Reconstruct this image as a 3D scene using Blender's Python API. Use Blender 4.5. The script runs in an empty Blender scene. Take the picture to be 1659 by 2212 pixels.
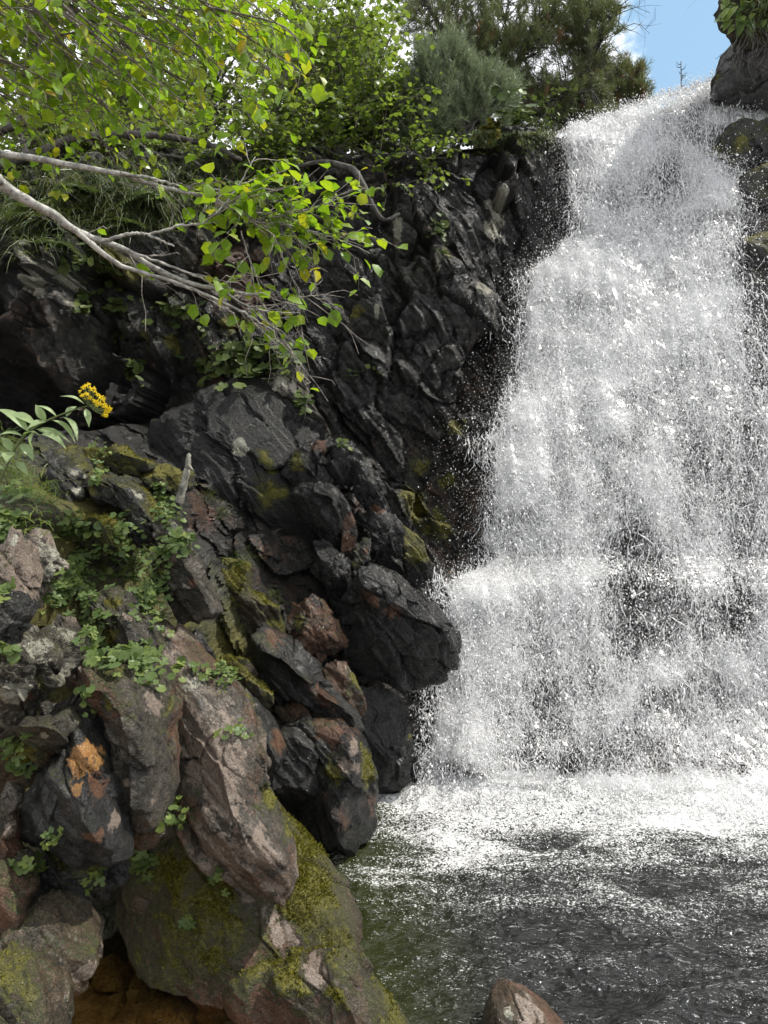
import bpy, math, random
import numpy as np
from mathutils import Vector
random.seed(7); RNG = np.random.default_rng(7)
scene = bpy.context.scene
C = scene.collection

# ------------------------------------------------------------------ camera, sky, sun, exposure
F = 1609.0                      # focal length in units of the 1659 x 2212 view
cam_d = bpy.data.cameras.new("camera"); cam = bpy.data.objects.new("camera", cam_d); C.objects.link(cam)
cam_d.sensor_fit = 'VERTICAL'; cam_d.sensor_height = 24.0; cam_d.lens = 24.0 * F / 2212.0
cam_d.clip_start = 0.05; cam_d.clip_end = 500
cam.location = (0, 0, 0); cam.rotation_euler = (math.radians(90), 0, 0)
scene.camera = cam

SUN_EL, SUN_AZ = math.radians(57), math.radians(88)   # azimuth to the right of straight ahead
w = bpy.data.worlds.new("World"); scene.world = w; w.use_nodes = True
nt = w.node_tree; nt.nodes.clear()
def wn(t, **k):
    n = nt.nodes.new(t)
    for a, b in k.items(): setattr(n, a, b)
    return n
wo = wn('ShaderNodeOutputWorld'); bg = wn('ShaderNodeBackground'); bg.inputs['Strength'].default_value = 0.12
sky = wn('ShaderNodeTexSky', sky_type='NISHITA', sun_disc=False, sun_elevation=SUN_EL, sun_rotation=SUN_AZ)
tc = wn('ShaderNodeTexCoord')
cn = wn('ShaderNodeTexNoise'); cn.inputs['Scale'].default_value = 9.0; cn.inputs['Detail'].default_value = 7; cn.inputs['Roughness'].default_value = 0.62
mp = wn('ShaderNodeMapping'); mp.inputs['Location'].default_value = (0.35, 0.1, 0.0); mp.inputs['Scale'].default_value = (1, 1, 1.5)
nt.links.new(tc.outputs['Generated'], mp.inputs['Vector']); nt.links.new(mp.outputs['Vector'], cn.inputs['Vector'])
# a clear window of blue around one direction of the sky, cloud elsewhere
blue_dir = Vector(((1505 - 829.5) / F, 1.0, (1106 - 75) / F)).normalized()
dt = wn('ShaderNodeVectorMath', operation='DOT_PRODUCT'); dt.inputs[1].default_value = blue_dir
nt.links.new(tc.outputs['Generated'], dt.inputs[0])
mr = wn('ShaderNodeMapRange'); mr.inputs['From Min'].default_value = 0.9990; mr.inputs['From Max'].default_value = 0.9945
mr.inputs['To Min'].default_value = -0.10; mr.inputs['To Max'].default_value = 0.30
nt.links.new(dt.outputs['Value'], mr.inputs['Value'])
ad = wn('ShaderNodeMath', operation='ADD'); nt.links.new(cn.outputs['Fac'], ad.inputs[0]); nt.links.new(mr.outputs['Result'], ad.inputs[1])
cr = wn('ShaderNodeMapRange', interpolation_type='SMOOTHSTEP'); cr.inputs['From Min'].default_value = 0.46; cr.inputs['From Max'].default_value = 0.66
nt.links.new(ad.outputs[0], cr.inputs['Value'])
bl = wn('ShaderNodeMixRGB', blend_type='MIX'); bl.inputs['Fac'].default_value = 0.7; bl.inputs['Color2'].default_value = (2.9, 4.8, 6.6, 1)
nt.links.new(sky.outputs['Color'], bl.inputs['Color1'])
mx = wn('ShaderNodeMixRGB'); mx.inputs['Color2'].default_value = (9.6, 9.8, 10.2, 1)
nt.links.new(cr.outputs['Result'], mx.inputs['Fac']); nt.links.new(bl.outputs['Color'], mx.inputs['Color1'])
nt.links.new(mx.outputs['Color'], bg.inputs['Color']); nt.links.new(bg.outputs['Background'], wo.inputs['Surface'])

sd = bpy.data.lights.new("sun", 'SUN'); sd.energy = 4.5; sd.angle = math.radians(0.6); sd.color = (1.0, 0.95, 0.86)
sun = bpy.data.objects.new("sun", sd); C.objects.link(sun)
S = Vector((math.sin(SUN_AZ) * math.cos(SUN_EL), math.cos(SUN_AZ) * math.cos(SUN_EL), math.sin(SUN_EL)))
sun.rotation_euler = S.to_track_quat('Z', 'Y').to_euler()
vs = scene.view_settings; vs.view_transform = 'Standard'; vs.look = 'None'; vs.gamma = 1.0; vs.exposure = 0.38
scene.cycles.max_bounces = 8; scene.cycles.diffuse_bounces = 3; scene.cycles.glossy_bounces = 3
scene.cycles.transmission_bounces = 4; scene.cycles.transparent_max_bounces = 10
scene.cycles.caustics_reflective = False; scene.cycles.caustics_refractive = False
WATER_Z = -1.75

# ------------------------------------------------------------------ placing: view frames used while measuring the photograph
FR = {'F': (0, 0, 1), 'Z3': (0, 702, .6185), 'Z4': (0, 1134, .5208), 'Z5': (0, 1620, .5208), 'Z8': (486, 648, .358), 'Z1': (0, 0, .5208),
      'Z2': (756, 0, .5442), 'A': (0, 810, .2604), 'B': (378, 1080, .2604), 'CC': (864, 0, .3581), 'D': (0, 486, .3906)}
def fx(fr, x, y):
    a, b, s = FR[fr]; return (a + x * s, b + y * s)
def P(px, py, d):
    return np.array(((px - 829.5) / F * d, d, -(py - 1106) / F * d))
def Pf(fr, x, y, d):
    return P(*fx(fr, x, y), d)

# ------------------------------------------------------------------ numpy noise
def _h(ix, iy, iz, seed):
    n = (ix.astype(np.int64) * 374761393 + iy.astype(np.int64) * 668265263 + iz.astype(np.int64) * 2147483647 + seed * 144665) & 0xffffffff
    n = ((n ^ (n >> 13)) * 1274126177) & 0xffffffff
    n = ((n ^ (n >> 16)) * 2246822519) & 0xffffffff
    return ((n ^ (n >> 15)) & 0xffffff) / float(0xffffff)
def vnoise(p, seed=0):
    i = np.floor(p).astype(np.int64); f = p - i; u = f * f * f * (f * (f * 6 - 15) + 10)
    r = 0
    for dx in (0, 1):
        wx = u[:, 0] if dx else 1 - u[:, 0]
        for dy in (0, 1):
            wy = u[:, 1] if dy else 1 - u[:, 1]
            for dz in (0, 1):
                wz = u[:, 2] if dz else 1 - u[:, 2]
                r = r + wx * wy * wz * _h(i[:, 0] + dx, i[:, 1] + dy, i[:, 2] + dz, seed)
    return r * 2 - 1
def fbm(p, o=4, seed=0, gain=.5):
    r = 0; a = 1; t = 0
    for k in range(o):
        r = r + a * vnoise(p * (2.03 ** k) + 17.3 * k, seed + k); t += a; a *= gain
    return r / t
def ridged(p, o=4, seed=0):
    r = 0; a = 1; t = 0
    for k in range(o):
        r = r + a * (1 - np.abs(vnoise(p * (2.07 ** k) + 9.1 * k, seed + k)) * 1.6); t += a; a *= .5
    return r / t
def worley(p, seed=0):
    i = np.floor(p).astype(np.int64); f1 = np.full(len(p), 9.); f2 = np.full(len(p), 9.); cid = np.zeros(len(p)); off = np.zeros_like(p)
    for dx in (-1, 0, 1):
        for dy in (-1, 0, 1):
            for dz in (-1, 0, 1):
                a, b, c = i[:, 0] + dx, i[:, 1] + dy, i[:, 2] + dz
                q = np.stack([a + _h(a, b, c, seed), b + _h(a, b, c, seed + 1), c + _h(a, b, c, seed + 2)], 1)
                v = p - q; dd = np.sqrt((v * v).sum(1)); m = dd < f1
                f2 = np.where(m, f1, np.minimum(f2, dd)); f1 = np.where(m, dd, f1)
                cid = np.where(m, _h(a, b, c, seed + 5), cid); off[m] = v[m]
    return f1, f2, cid, off
def blocks(p, seed=0, jump=.55):
    """fractured-rock relief: every cell is a tilted plane at its own depth"""
    f1, f2, cid, off = worley(p, seed)
    a = _h((cid * 1e6).astype(np.int64), np.zeros(len(p), np.int64), np.zeros(len(p), np.int64), seed + 9) * 2 - 1
    b = _h((cid * 1e6).astype(np.int64), np.ones(len(p), np.int64), np.zeros(len(p), np.int64), seed + 9) * 2 - 1
    c = _h((cid * 1e6).astype(np.int64), np.ones(len(p), np.int64) * 2, np.zeros(len(p), np.int64), seed + 9) * 2 - 1
    crack = np.clip((f2 - f1) / .09, 0, 1)
    return (cid - .5) * jump + (off[:, 0] * a + off[:, 1] * b + off[:, 2] * c) * 1.5 - .30 * (1 - crack) ** 2
def saw(p, period, seed, warp=.5, asym=.82):
    """layered relief: a slow ramp out along each bed, then a sharp step back"""
    q = bed_rot(p)[:, 2] / period + warp * fbm(p / period * .35, 3, seed); f = q - np.floor(q); lay = _h(np.floor(q).astype(np.int64), np.zeros(len(p), np.int64), np.zeros(len(p), np.int64), seed)
    return (np.where(f < asym, f / asym, (1 - f) / (1 - asym)) - .5) * (.4 + 1.2 * lay)
def bed_rot(p): return rotv(rotv(p, (0, 1, 0), math.radians(-52)), (1, 0, 0), .35)
def poly_dist(q, a, closed):
    d = np.full(len(q), 1e9); n = len(a)
    for i in range(n if closed else n - 1):
        p0, p1 = a[i], a[(i + 1) % n]; e = p1 - p0; t = np.clip(((q - p0) @ e) / (e @ e + 1e-9), 0, 1); d = np.minimum(d, np.linalg.norm(q - p0 - t[:, None] * e, axis=1))
    return d
def sstep(a, b, x):
    t = np.clip((x - a) / (b - a), 0, 1); return t * t * (3 - 2 * t)
def rotv(p, ax, ang):
    ax = np.array(ax, float); ax /= np.linalg.norm(ax); c, s = math.cos(ang), math.sin(ang)
    return p * c + np.cross(ax, p) * s + np.outer(p @ ax, ax) * (1 - c)

# ------------------------------------------------------------------ mesh and object helpers
def new_mesh(name, V, faces, smooth=True, attrs=None):
    me = bpy.data.meshes.new(name); V = np.asarray(V, np.float32)
    faces = [f for f in faces if len(f)]
    me.vertices.add(len(V)); me.vertices.foreach_set('co', V.ravel())
    idx = np.concatenate([np.asarray(f, np.int32).ravel() for f in faces]); cnt = np.concatenate([np.full(len(f), np.asarray(f).shape[1], np.int32) for f in faces])
    st = np.concatenate([[0], np.cumsum(cnt)[:-1]]).astype(np.int32)
    me.loops.add(len(idx)); me.loops.foreach_set('vertex_index', idx)
    me.polygons.add(len(cnt)); me.polygons.foreach_set('loop_start', st); me.polygons.foreach_set('loop_total', cnt)
    me.polygons.foreach_set('use_smooth', np.full(len(cnt), smooth))
    for k, a in (attrs or {}).items():
        at = me.attributes.new(k, 'FLOAT', 'POINT'); at.data.foreach_set('value', np.asarray(a, np.float32))
    me.update(calc_edges=True); me.validate(); return me
def obj(name, V, faces, mat, parent=None, smooth=True, attrs=None, base=None):
    V = np.asarray(V, float)
    if base is None and parent is None: base = np.array([V[:, 0].mean(), V[:, 1].mean(), V[:, 2].min()])
    if base is None: base = np.array(parent.location)
    me = new_mesh(name, V - base, faces, smooth, attrs); me.materials.append(mat)
    o = bpy.data.objects.new(name, me); C.objects.link(o)
    if parent is not None: o.parent = parent
    else: o.location = base
    return o
def tag(o, label=None, cat=None, group=None, kind=None):
    if label: o['label'] = label
    if cat: o['category'] = cat
    if group: o['group'] = group
    if kind: o['kind'] = kind
    return o
def empty(name, loc, label, cat, group=None):
    o = bpy.data.objects.new(name, None); o.empty_display_size = .1; C.objects.link(o); o.location = loc
    return tag(o, label, cat, group)
class MB:
    def __init__(s): s.V = []; s.T = []; s.Q = []; s.n = 0
    def add(s, V, tris=None, quads=None):
        V = np.asarray(V, float)
        if tris is not None and len(tris): s.T.append(np.asarray(tris) + s.n)
        if quads is not None and len(quads): s.Q.append(np.asarray(quads) + s.n)
        s.V.append(V); s.n += len(V)
    def tube(s, pts, rad, k=6):
        pts = np.asarray(pts, float); rad = np.broadcast_to(np.asarray(rad, float), (len(pts),))
        t = np.gradient(pts, axis=0); t /= np.linalg.norm(t, axis=1)[:, None] + 1e-9
        up = np.array([0, 0, 1.]) if abs(t[0, 2]) < .9 else np.array([1., 0, 0])
        a = np.cross(t, up); a /= np.linalg.norm(a, axis=1)[:, None] + 1e-9; b = np.cross(t, a)
        an = np.arange(k) / k * 2 * math.pi
        ring = pts[:, None] + rad[:, None, None] * (np.cos(an)[None, :, None] * a[:, None] + np.sin(an)[None, :, None] * b[:, None])
        n = len(pts); q = []
        i = np.arange(n - 1)[:, None] * k; j = np.arange(k)[None]; j2 = (j + 1) % k
        q = np.stack([i + j, i + j2, i + k + j2, i + k + j], -1).reshape(-1, 4)
        V = np.concatenate([ring.reshape(-1, 3), pts[-1:] + t[-1:] * rad[-1]])
        tr = np.stack([(n - 1) * k + np.arange(k), (n - 1) * k + (np.arange(k) + 1) % k, np.full(k, n * k)], -1)
        s.add(V, tr, q)
    def build(s, name, mat, parent=None, smooth=True, **k):
        V = np.concatenate(s.V); fs = []
        if s.T: fs.append(np.concatenate(s.T))
        if s.Q: fs.append(np.concatenate(s.Q))
        return obj(name, V, fs, mat, parent, smooth, **k)
def curve(pts, n=24):
    """smooth path through points (Catmull-Rom)"""
    p = np.asarray(pts, float)
    if len(p) < 3: return p[0] + (p[-1] - p[0]) * np.linspace(0, 1, n)[:, None]
    p = np.vstack([2 * p[0] - p[1], p, 2 * p[-1] - p[-2]]); m = len(p) - 3; out = []
    for u in np.linspace(0, m - 1e-6, n):
        i = int(u); t = u - i; a, b, c, d = p[i:i + 4]
        out.append(.5 * (2 * b + (c - a) * t + (2 * a - 5 * b + 4 * c - d) * t * t + (3 * b - a - 3 * c + d) * t ** 3))
    return np.array(out)
def unit(v):
    v = np.asarray(v, float); return v / (np.linalg.norm(v, axis=-1, keepdims=True) + 1e-9)

# ------------------------------------------------------------------ materials
class NT:
    def __init__(s, name):
        s.m = bpy.data.materials.new(name); s.m.use_nodes = True; s.t = s.m.node_tree; s.t.nodes.clear()
        s.out = s.t.nodes.new('ShaderNodeOutputMaterial')
        g = s.t.nodes.new('ShaderNodeNewGeometry'); s.pos = g.outputs['Position']; s.geo = g
    def n(s, t, ins=None, **k):
        nd = s.t.nodes.new(t)
        for a, b in k.items(): setattr(nd, a, b)
        for a, b in (ins or {}).items(): s.set(nd, a, b)
        return nd
    def set(s, nd, a, b):
        if isinstance(b, bpy.types.NodeSocket): s.t.links.new(b, nd.inputs[a])
        else: nd.inputs[a].default_value = b
    def noise(s, scale, detail=4, rough=.55, vec=None, dist=0):
        return s.n('ShaderNodeTexNoise', {'Vector': vec or s.pos, 'Scale': scale, 'Detail': detail, 'Roughness': rough, 'Distortion': dist}).outputs['Fac']
    def mapped(s, sc, rot=(0, 0, 0)):
        return s.n('ShaderNodeMapping', {'Vector': s.pos, 'Scale': sc, 'Rotation': rot}).outputs['Vector']
    def math(s, op, a, b=0., c=0.): return s.n('ShaderNodeMath', {0: a, 1: b, 2: c}, operation=op).outputs[0]
    def step(s, v, lo, hi, a=0., b=1.):
        return s.n('ShaderNodeMapRange', {'Value': v, 'From Min': lo, 'From Max': hi, 'To Min': a, 'To Max': b}, interpolation_type='SMOOTHSTEP').outputs['Result']
    def mix(s, f, a, b, mode='MIX'):
        c4 = lambda c: c if isinstance(c, bpy.types.NodeSocket) else tuple(c)[:3] + (1,)
        return s.n('ShaderNodeMixRGB', {'Fac': f, 'Color1': c4(a), 'Color2': c4(b)}, blend_type=mode).outputs['Color']
    def attr(s, name): return s.n('ShaderNodeAttribute', attribute_name=name).outputs['Fac']
    def bump(s, h, strength=.5, dist=.01, nrm=None):
        ins = {'Height': h, 'Strength': strength, 'Distance': dist}
        if nrm is not None: ins['Normal'] = nrm
        return s.n('ShaderNodeBump', ins).outputs['Normal']
    def done(s, sh): s.t.links.new(sh, s.out.inputs['Surface']); return s.m

def rock_material(name, dark, light, rough, wet=0.0, algae=.3):
    n = NT(name)
    big = n.noise(2.6, 6, .6); mid = n.noise(14, 6, .65); fine = n.noise(70, 4, .7)
    st = n.noise(9, 6, .7, n.mapped((1.2, 1.2, 5.5), (0.5, 0.7, 0.2)))
    f = n.math('ADD', n.math('MULTIPLY', big, .35), n.math('ADD', n.math('MULTIPLY', mid, .4), n.math('MULTIPLY', st, .35)))
    col = n.mix(n.step(f, .38, .72), dark, light)
    col = n.mix(n.step(fine, .42, .68, .0, .75), col, tuple(c * .4 for c in dark))
    grit_glint = n.noise(150, 3, .7); col = n.mix(n.step(grit_glint, .58, .70, 0, .5), col, tuple(min(1, c * 1.9) for c in light))  # bright grains in the base colour stand in for wet glints
    col = n.mix(n.step(n.math('ADD', n.noise(5.5, 5, .65), n.math('MULTIPLY', n.math('SUBTRACT', fine, .5), .5)), .50, .62, 0, algae), col, (.013, .016, .009))
    jit = n.math('ADD', n.math('MULTIPLY', n.math('SUBTRACT', mid, .5), 1.1), n.math('MULTIPLY', n.math('SUBTRACT', fine, .5), 1.3))
    def layer(col, name, a, b):
        m = n.step(n.math('ADD', n.attr(name), jit), .38, .62)
        return n.mix(m, col, n.mix(n.noise(38, 3), a, b)), m
    col, _ = layer(col, 'red', (.070, .034, .017), (.21, .105, .06))
    col, _ = layer(col, 'pink', (.16, .115, .085), (.42, .34, .28))
    col, _ = layer(col, 'pale', (.30, .30, .24), (.58, .55, .44))
    col, _ = layer(col, 'orange', (.42, .17, .03), (.50, .30, .12))
    vor = n.n('ShaderNodeTexVoronoi', {'Vector': n.pos, 'Scale': 26.}).outputs['Distance']
    spot = n.math('MULTIPLY', n.step(n.math('ADD', vor, n.math('MULTIPLY', fine, .25)), .34, .26), n.step(n.noise(4, 2), .55, .7))
    col = n.mix(n.math('MULTIPLY', spot, .55), col, (.26, .27, .2))
    col, mm = layer(col, 'moss', (.014, .020, .006), (.075, .074, .015))
    lush = n.step(n.math('ADD', n.attr('moss'), n.math('MULTIPLY', jit, .5)), .58, .92); col = n.mix(lush, col, n.mix(n.noise(55, 4, .7), (.05, .055, .008), (.25, .22, .022)))
    r = n.math('ADD', rough - .06, n.math('MULTIPLY', mid, .20)); r = n.math('ADD', r, n.math('MULTIPLY', mm, .45))
    h = n.math('ADD', n.math('MULTIPLY', st, .7), n.math('ADD', n.math('MULTIPLY', mid, .8), n.math('MULTIPLY', n.noise(60, 5, .75), .55)))
    b = n.bump(h, 1., .07); b = n.bump(n.math('ADD', grit_glint, n.math('MULTIPLY', fine, 1.5)), .9, .022, b)
    bs = n.n('ShaderNodeBsdfPrincipled', {'Base Color': col, 'Roughness': r, 'Normal': b, 'Specular IOR Level': .35 + .35 * wet, 'Coat Weight': n.math('MULTIPLY', n.step(mid, .42, .6), .55 * wet), 'Coat Roughness': .12, 'Coat Normal': b})
    return n.done(bs.outputs[0])
M = {}
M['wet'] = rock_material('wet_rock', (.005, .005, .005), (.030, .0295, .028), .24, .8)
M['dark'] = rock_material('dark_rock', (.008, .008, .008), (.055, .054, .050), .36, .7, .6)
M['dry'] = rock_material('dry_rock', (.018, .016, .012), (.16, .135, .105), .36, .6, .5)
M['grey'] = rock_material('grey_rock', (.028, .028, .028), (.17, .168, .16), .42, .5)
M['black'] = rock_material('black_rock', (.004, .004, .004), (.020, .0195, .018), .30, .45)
M['sub'] = rock_material('submerged_stone', (.30, .17, .06), (.78, .54, .26), .7, 0., 0.)
M['brown'] = rock_material('brown_rock', (.022, .017, .009), (.15, .105, .06), .36, .7, .6)

def leaf_material(name, cols, trans, gloss=.12, tmix=.5):
    """cols: [(pos, rgb)] over leaves at random"""
    n = NT(name); r = n.n('ShaderNodeValToRGB', {'Fac': n.geo.outputs['Random Per Island']})
    e = r.color_ramp.elements
    while len(e) < len(cols): e.new(.5)
    for k, (p, c) in enumerate(cols): e[k].position = p; e[k].color = tuple(c) + (1,)
    col = n.mix(n.step(n.noise(60, 3), .3, .7, 0, .4), r.outputs['Color'], tuple(c * .6 for c in cols[0][1]))
    tcol = n.mix(1., col, trans, 'MULTIPLY')
    d = n.n('ShaderNodeBsdfDiffuse', {'Color': col}); t = n.n('ShaderNodeBsdfTranslucent', {'Color': tcol})
    m = n.n('ShaderNodeMixShader', {0: tmix, 1: d.outputs[0], 2: t.outputs[0]})
    g = n.n('ShaderNodeBsdfGlossy', {'Color': (.8, .85, .8, 1), 'Roughness': .42})
    fr = n.n('ShaderNodeFresnel', {'IOR': 1.35})
    m2 = n.n('ShaderNodeMixShader', {0: n.math('MINIMUM', n.math('MULTIPLY', fr.outputs[0], gloss * 6), .10), 1: m.outputs[0], 2: g.outputs[0]})
    return n.done(m2.outputs[0])
M['leaf_near'] = leaf_material('alder_leaf', [(0, (.12, .21, .014)), (.55, (.16, .25, .016)), (.85, (.22, .28, .018)), (.985, (.29, .26, .02)), (1., (.25, .15, .02))], (2.05, 2.1, 1.0))
M['leaf_far'] = leaf_material('distant_alder_leaf', [(0, (.080, .125, .025)), (.6, (.115, .165, .032)), (1., (.16, .21, .04))], (1.8, 1.8, 1.0))
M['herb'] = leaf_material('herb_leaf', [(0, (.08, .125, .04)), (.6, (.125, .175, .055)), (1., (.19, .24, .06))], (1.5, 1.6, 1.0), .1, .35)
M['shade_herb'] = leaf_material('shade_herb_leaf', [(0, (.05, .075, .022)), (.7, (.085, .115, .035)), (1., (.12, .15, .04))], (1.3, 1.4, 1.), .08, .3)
M['lance'] = leaf_material('ragwort_leaf', [(0, (.22, .29, .15)), (1., (.30, .38, .19))], (1.3, 1.5, .8), .12, .35)
M['petal'] = leaf_material('yellow_petal', [(0, (.78, .56, .02)), (1., (.85, .68, .04))], (1.2, 1.2, 1), .05, .4)
M['grass'] = leaf_material('grass_blade', [(0, (.05, .075, .02)), (.7, (.085, .12, .03)), (1., (.16, .15, .05))], (1.5, 1.5, 1), .08, .35)
M['bright_grass'] = leaf_material('bright_grass_blade', [(0, (.10, .16, .04)), (.7, (.17, .23, .06)), (1., (.26, .27, .09))], (1.5, 1.5, 1), .08, .35)
M['needle'] = leaf_material('pine_needle', [(0, (.085, .105, .042)), (.7, (.13, .155, .06)), (1., (.19, .21, .08))], (1.3, 1.35, 1), .1, .35)
M['needle_blue'] = leaf_material('bluish_pine_needle', [(0, (.14, .175, .10)), (1., (.23, .275, .165))], (1.2, 1.3, 1), .12, .35)
M['needle_rust'] = leaf_material('dead_pine_needle', [(0, (.16, .07, .03)), (1., (.24, .12, .05))], (1.2, 1.2, 1), .05, .25)
M['moss'] = leaf_material('moss_frond', [(0, (.045, .048, .008)), (.6, (.12, .115, .014)), (1., (.25, .22, .022))], (1.3, 1.3, 1.), .05, .3)
M['moss_dark'] = leaf_material('dark_moss_frond', [(0, (.014, .022, .007)), (.7, (.035, .045, .012)), (1., (.07, .075, .018))], (1.2, 1.3, 1.), .05, .25)
def bark_material(name, dark, light, scale=30):
    n = NT(name); f = n.noise(scale, 5, .65); s_ = n.noise(9, 3)
    col = n.mix(n.step(f, .35, .65), dark, light)
    sp = n.step(n.n('ShaderNodeTexVoronoi', {'Vector': n.pos, 'Scale': 70.}).outputs['Distance'], .2, .32, 1, 0)
    col = n.mix(n.math('MULTIPLY', sp, .55), col, tuple(c * .25 for c in dark)); col = n.mix(n.step(s_, .55, .75, 0, .35), col, (.3, .3, .24))
    b = n.bump(f, .5, .004)
    return n.done(n.n('ShaderNodeBsdfPrincipled', {'Base Color': col, 'Roughness': .75, 'Normal': b, 'Specular IOR Level': .25}).outputs[0])
M['bark'] = bark_material('grey_bark', (.17, .165, .15), (.40, .39, .36))
M['near_twig'] = bark_material('near_twig_bark', (.13, .115, .10), (.34, .31, .28))
M['twig'] = bark_material('twig_bark', (.07, .055, .045), (.17, .15, .13))
M['dark_bark'] = bark_material('dark_bark', (.030, .027, .024), (.085, .078, .072))
M['dead_wood'] = bark_material('dead_wood', (.10, .095, .08), (.27, .26, .22))
M['stem'] = bark_material('green_stem', (.06, .09, .03), (.11, .14, .05))
def soil_material():
    n = NT('soil'); a = n.noise(12, 6, .7); b_ = n.noise(80, 4, .7)
    col = n.mix(n.step(a, .35, .65), (.018, .014, .009), (.055, .042, .022)); col = n.mix(n.step(b_, .5, .7, 0, .6), col, (.03, .04, .012))
    return n.done(n.n('ShaderNodeBsdfPrincipled', {'Base Color': col, 'Roughness': .95, 'Normal': n.bump(b_, .8, .02)}).outputs[0])
M['soil'] = soil_material()
#NEXT
# ------------------------------------------------------------------ the gorge wall: depth y over (x, z), through measured points
FALL = [  # py left, px left, depth left, py right, px right, depth right  (top lip to pool)
    (286, 1222, 7.05, 172, 1560, 8.2), (335, 1215, 6.98, 262, 1650, 7.6), (520, 1222, 6.8, 470, 1770, 6.7), (600, 1125, 6.55, 590, 1800, 6.5),
    (800, 1100, 6.2, 800, 1810, 6.1), (950, 1042, 5.9, 950, 1820, 5.8), (1200, 1035, 5.6, 1200, 1830, 5.5), (1262, 932, 5.35, 1262, 1840, 5.3),
    (1500, 905, 5.0, 1500, 1850, 5.0), (1700, 900, 4.78, 1745, 1860, 4.45), (1800, 890, 4.7, 1850, 1870, 4.35)]
CP = [(0, 2200, 2.6), (0, 1900, 2.55), (0, 1600, 2.5), (0, 1300, 2.5), (0, 1120, 2.55), (-300, 1300, 2.4), (-300, 1900, 2.3), (-300, 1000, 3.0),
      (200, 2050, 2.95), (200, 1700, 3.0), (200, 1400, 3.1), (200, 1150, 3.35), (180, 1020, 4.1), (90, 1040, 3.2),
      (400, 1950, 3.35), (400, 1600, 3.5), (400, 1350, 3.85), (400, 1150, 4.4), (400, 1040, 5.0), (300, 1010, 4.9),
      (600, 1900, 3.8), (600, 1600, 4.1), (600, 1400, 4.45), (600, 1200, 5.0), (500, 1020, 5.3),
      (760, 1850, 4.2), (760, 1700, 4.55), (760, 1500, 4.75), (760, 1300, 5.1), (760, 1100, 5.4),
      (880, 1750, 4.9), (880, 1600, 5.0), (880, 1450, 5.2), (900, 1250, 5.6), (900, 1100, 5.9), (900, 950, 6.1),
      (250, 930, 7.3), (170, 900, 7.0), (60, 960, 5.2), (320, 890, 6.6), (250, 860, 5.7), (400, 900, 5.5),
      (100, 800, 5.2), (0, 700, 5.0), (-200, 700, 4.9), (100, 600, 5.0), (300, 760, 5.35), (300, 560, 5.5), (450, 650, 5.55), (500, 800, 5.4), (620, 790, 5.5),
      (600, 600, 6.0), (650, 700, 5.95), (580, 520, 6.1), (800, 700, 5.95), (850, 850, 6.1), (950, 750, 6.25), (1050, 700, 6.45), (1000, 500, 6.5), (850, 500, 6.25),
      (1130, 350, 6.85), (950, 390, 6.6), (1200, 330, 7.0), (1060, 880, 6.25), (1000, 1100, 5.95), (760, 560, 6.1), (700, 430, 6.25), (450, 470, 6.1),
      (200, 470, 5.75), (0, 450, 5.6), (-300, 450, 5.5), (0, 330, 6.4), (300, 330, 6.6), (600, 345, 6.7), (900, 330, 6.9), (-300, 330, 6.2), (1100, 300, 7.1),
      (1700, 60, 8.0), (1900, 100, 8.0), (1800, 250, 7.6)]
pts = [P(a, b, c + (.06 if c < 4.5 else 0.)) for a, b, c in CP]
for (yl, xl, dl, yr, xr, dr) in FALL:
    for u in (0, .33, .66, 1):
        a, b = P(xl, yl, dl), P(xr, yr, dr); q = a + (b - a) * u; q[1] += .22; pts.append(q)
pts = np.array(pts)
A_ = pts[:, [0, 2]]
Kr = np.sqrt(((A_[:, None] - A_[None]) ** 2).sum(-1)); n_ = len(A_)
Pm = np.c_[np.ones(n_), A_]
Ms = np.block([[Kr - .02 * np.eye(n_), Pm], [Pm.T, np.zeros((3, 3))]])
Wt = np.linalg.solve(Ms, np.r_[pts[:, 1], 0, 0, 0])
def wall_y(x, z):
    q = np.stack([x, z], 1); r = np.empty(len(q))
    for i in range(0, len(q), 40000):
        d = np.sqrt(((q[i:i + 40000, None] - A_[None]) ** 2).sum(-1)); r[i:i + 40000] = d @ Wt[:n_] + Wt[n_] + q[i:i + 40000] @ Wt[n_ + 1:]
    return r
crest = np.array([P(*c) for c in [(-900, 330, 6.2), (-300, 335, 6.2), (0, 335, 6.4), (300, 335, 6.6), (600, 348, 6.7), (900, 335, 6.9), (1100, 305, 7.05), (1215, 288, 7.1),
                                  (1400, 235, 7.75), (1545, 176, 8.3), (1640, 172, 8.3), (1900, 172, 8.3)]])
def crest_z(x): return np.interp(x, crest[:, 0], crest[:, 2])
NX, NZ = 640, 560
gx = np.linspace(-4.6, 4.9, NX); gv = np.linspace(0, 1, NZ)
X, Vv = np.meshgrid(gx, gv); X = X.ravel(); Vv = Vv.ravel()
Z = -2.5 + (crest_z(X) + 2.5) * Vv
Y = wall_y(X, Z)
Pw = np.stack([X, Y, Z], 1)
far = sstep(3.4, 4.8, Y)
bp = bed_rot(Pw) * np.array([1.6, 2.0, 4.2])
wob = np.stack([fbm(Pw * 2.2, 3, 41), fbm(Pw * 2.2, 3, 51), fbm(Pw * 2.2, 3, 61)], 1)
amp = .40 + .60 * far
in_fall = sstep(.35, .75, X + .55 * (Pw[:, 2]) * .35 * -1 - .2)
f1_, f2_, cid_, _o = worley(Pw * np.array([1.1, 1.1, .85]) + wob * .3, 3)
ph_ = Pw + np.stack([cid_ * 3.1, cid_ * 0, cid_ * 5.3], 1)
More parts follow.
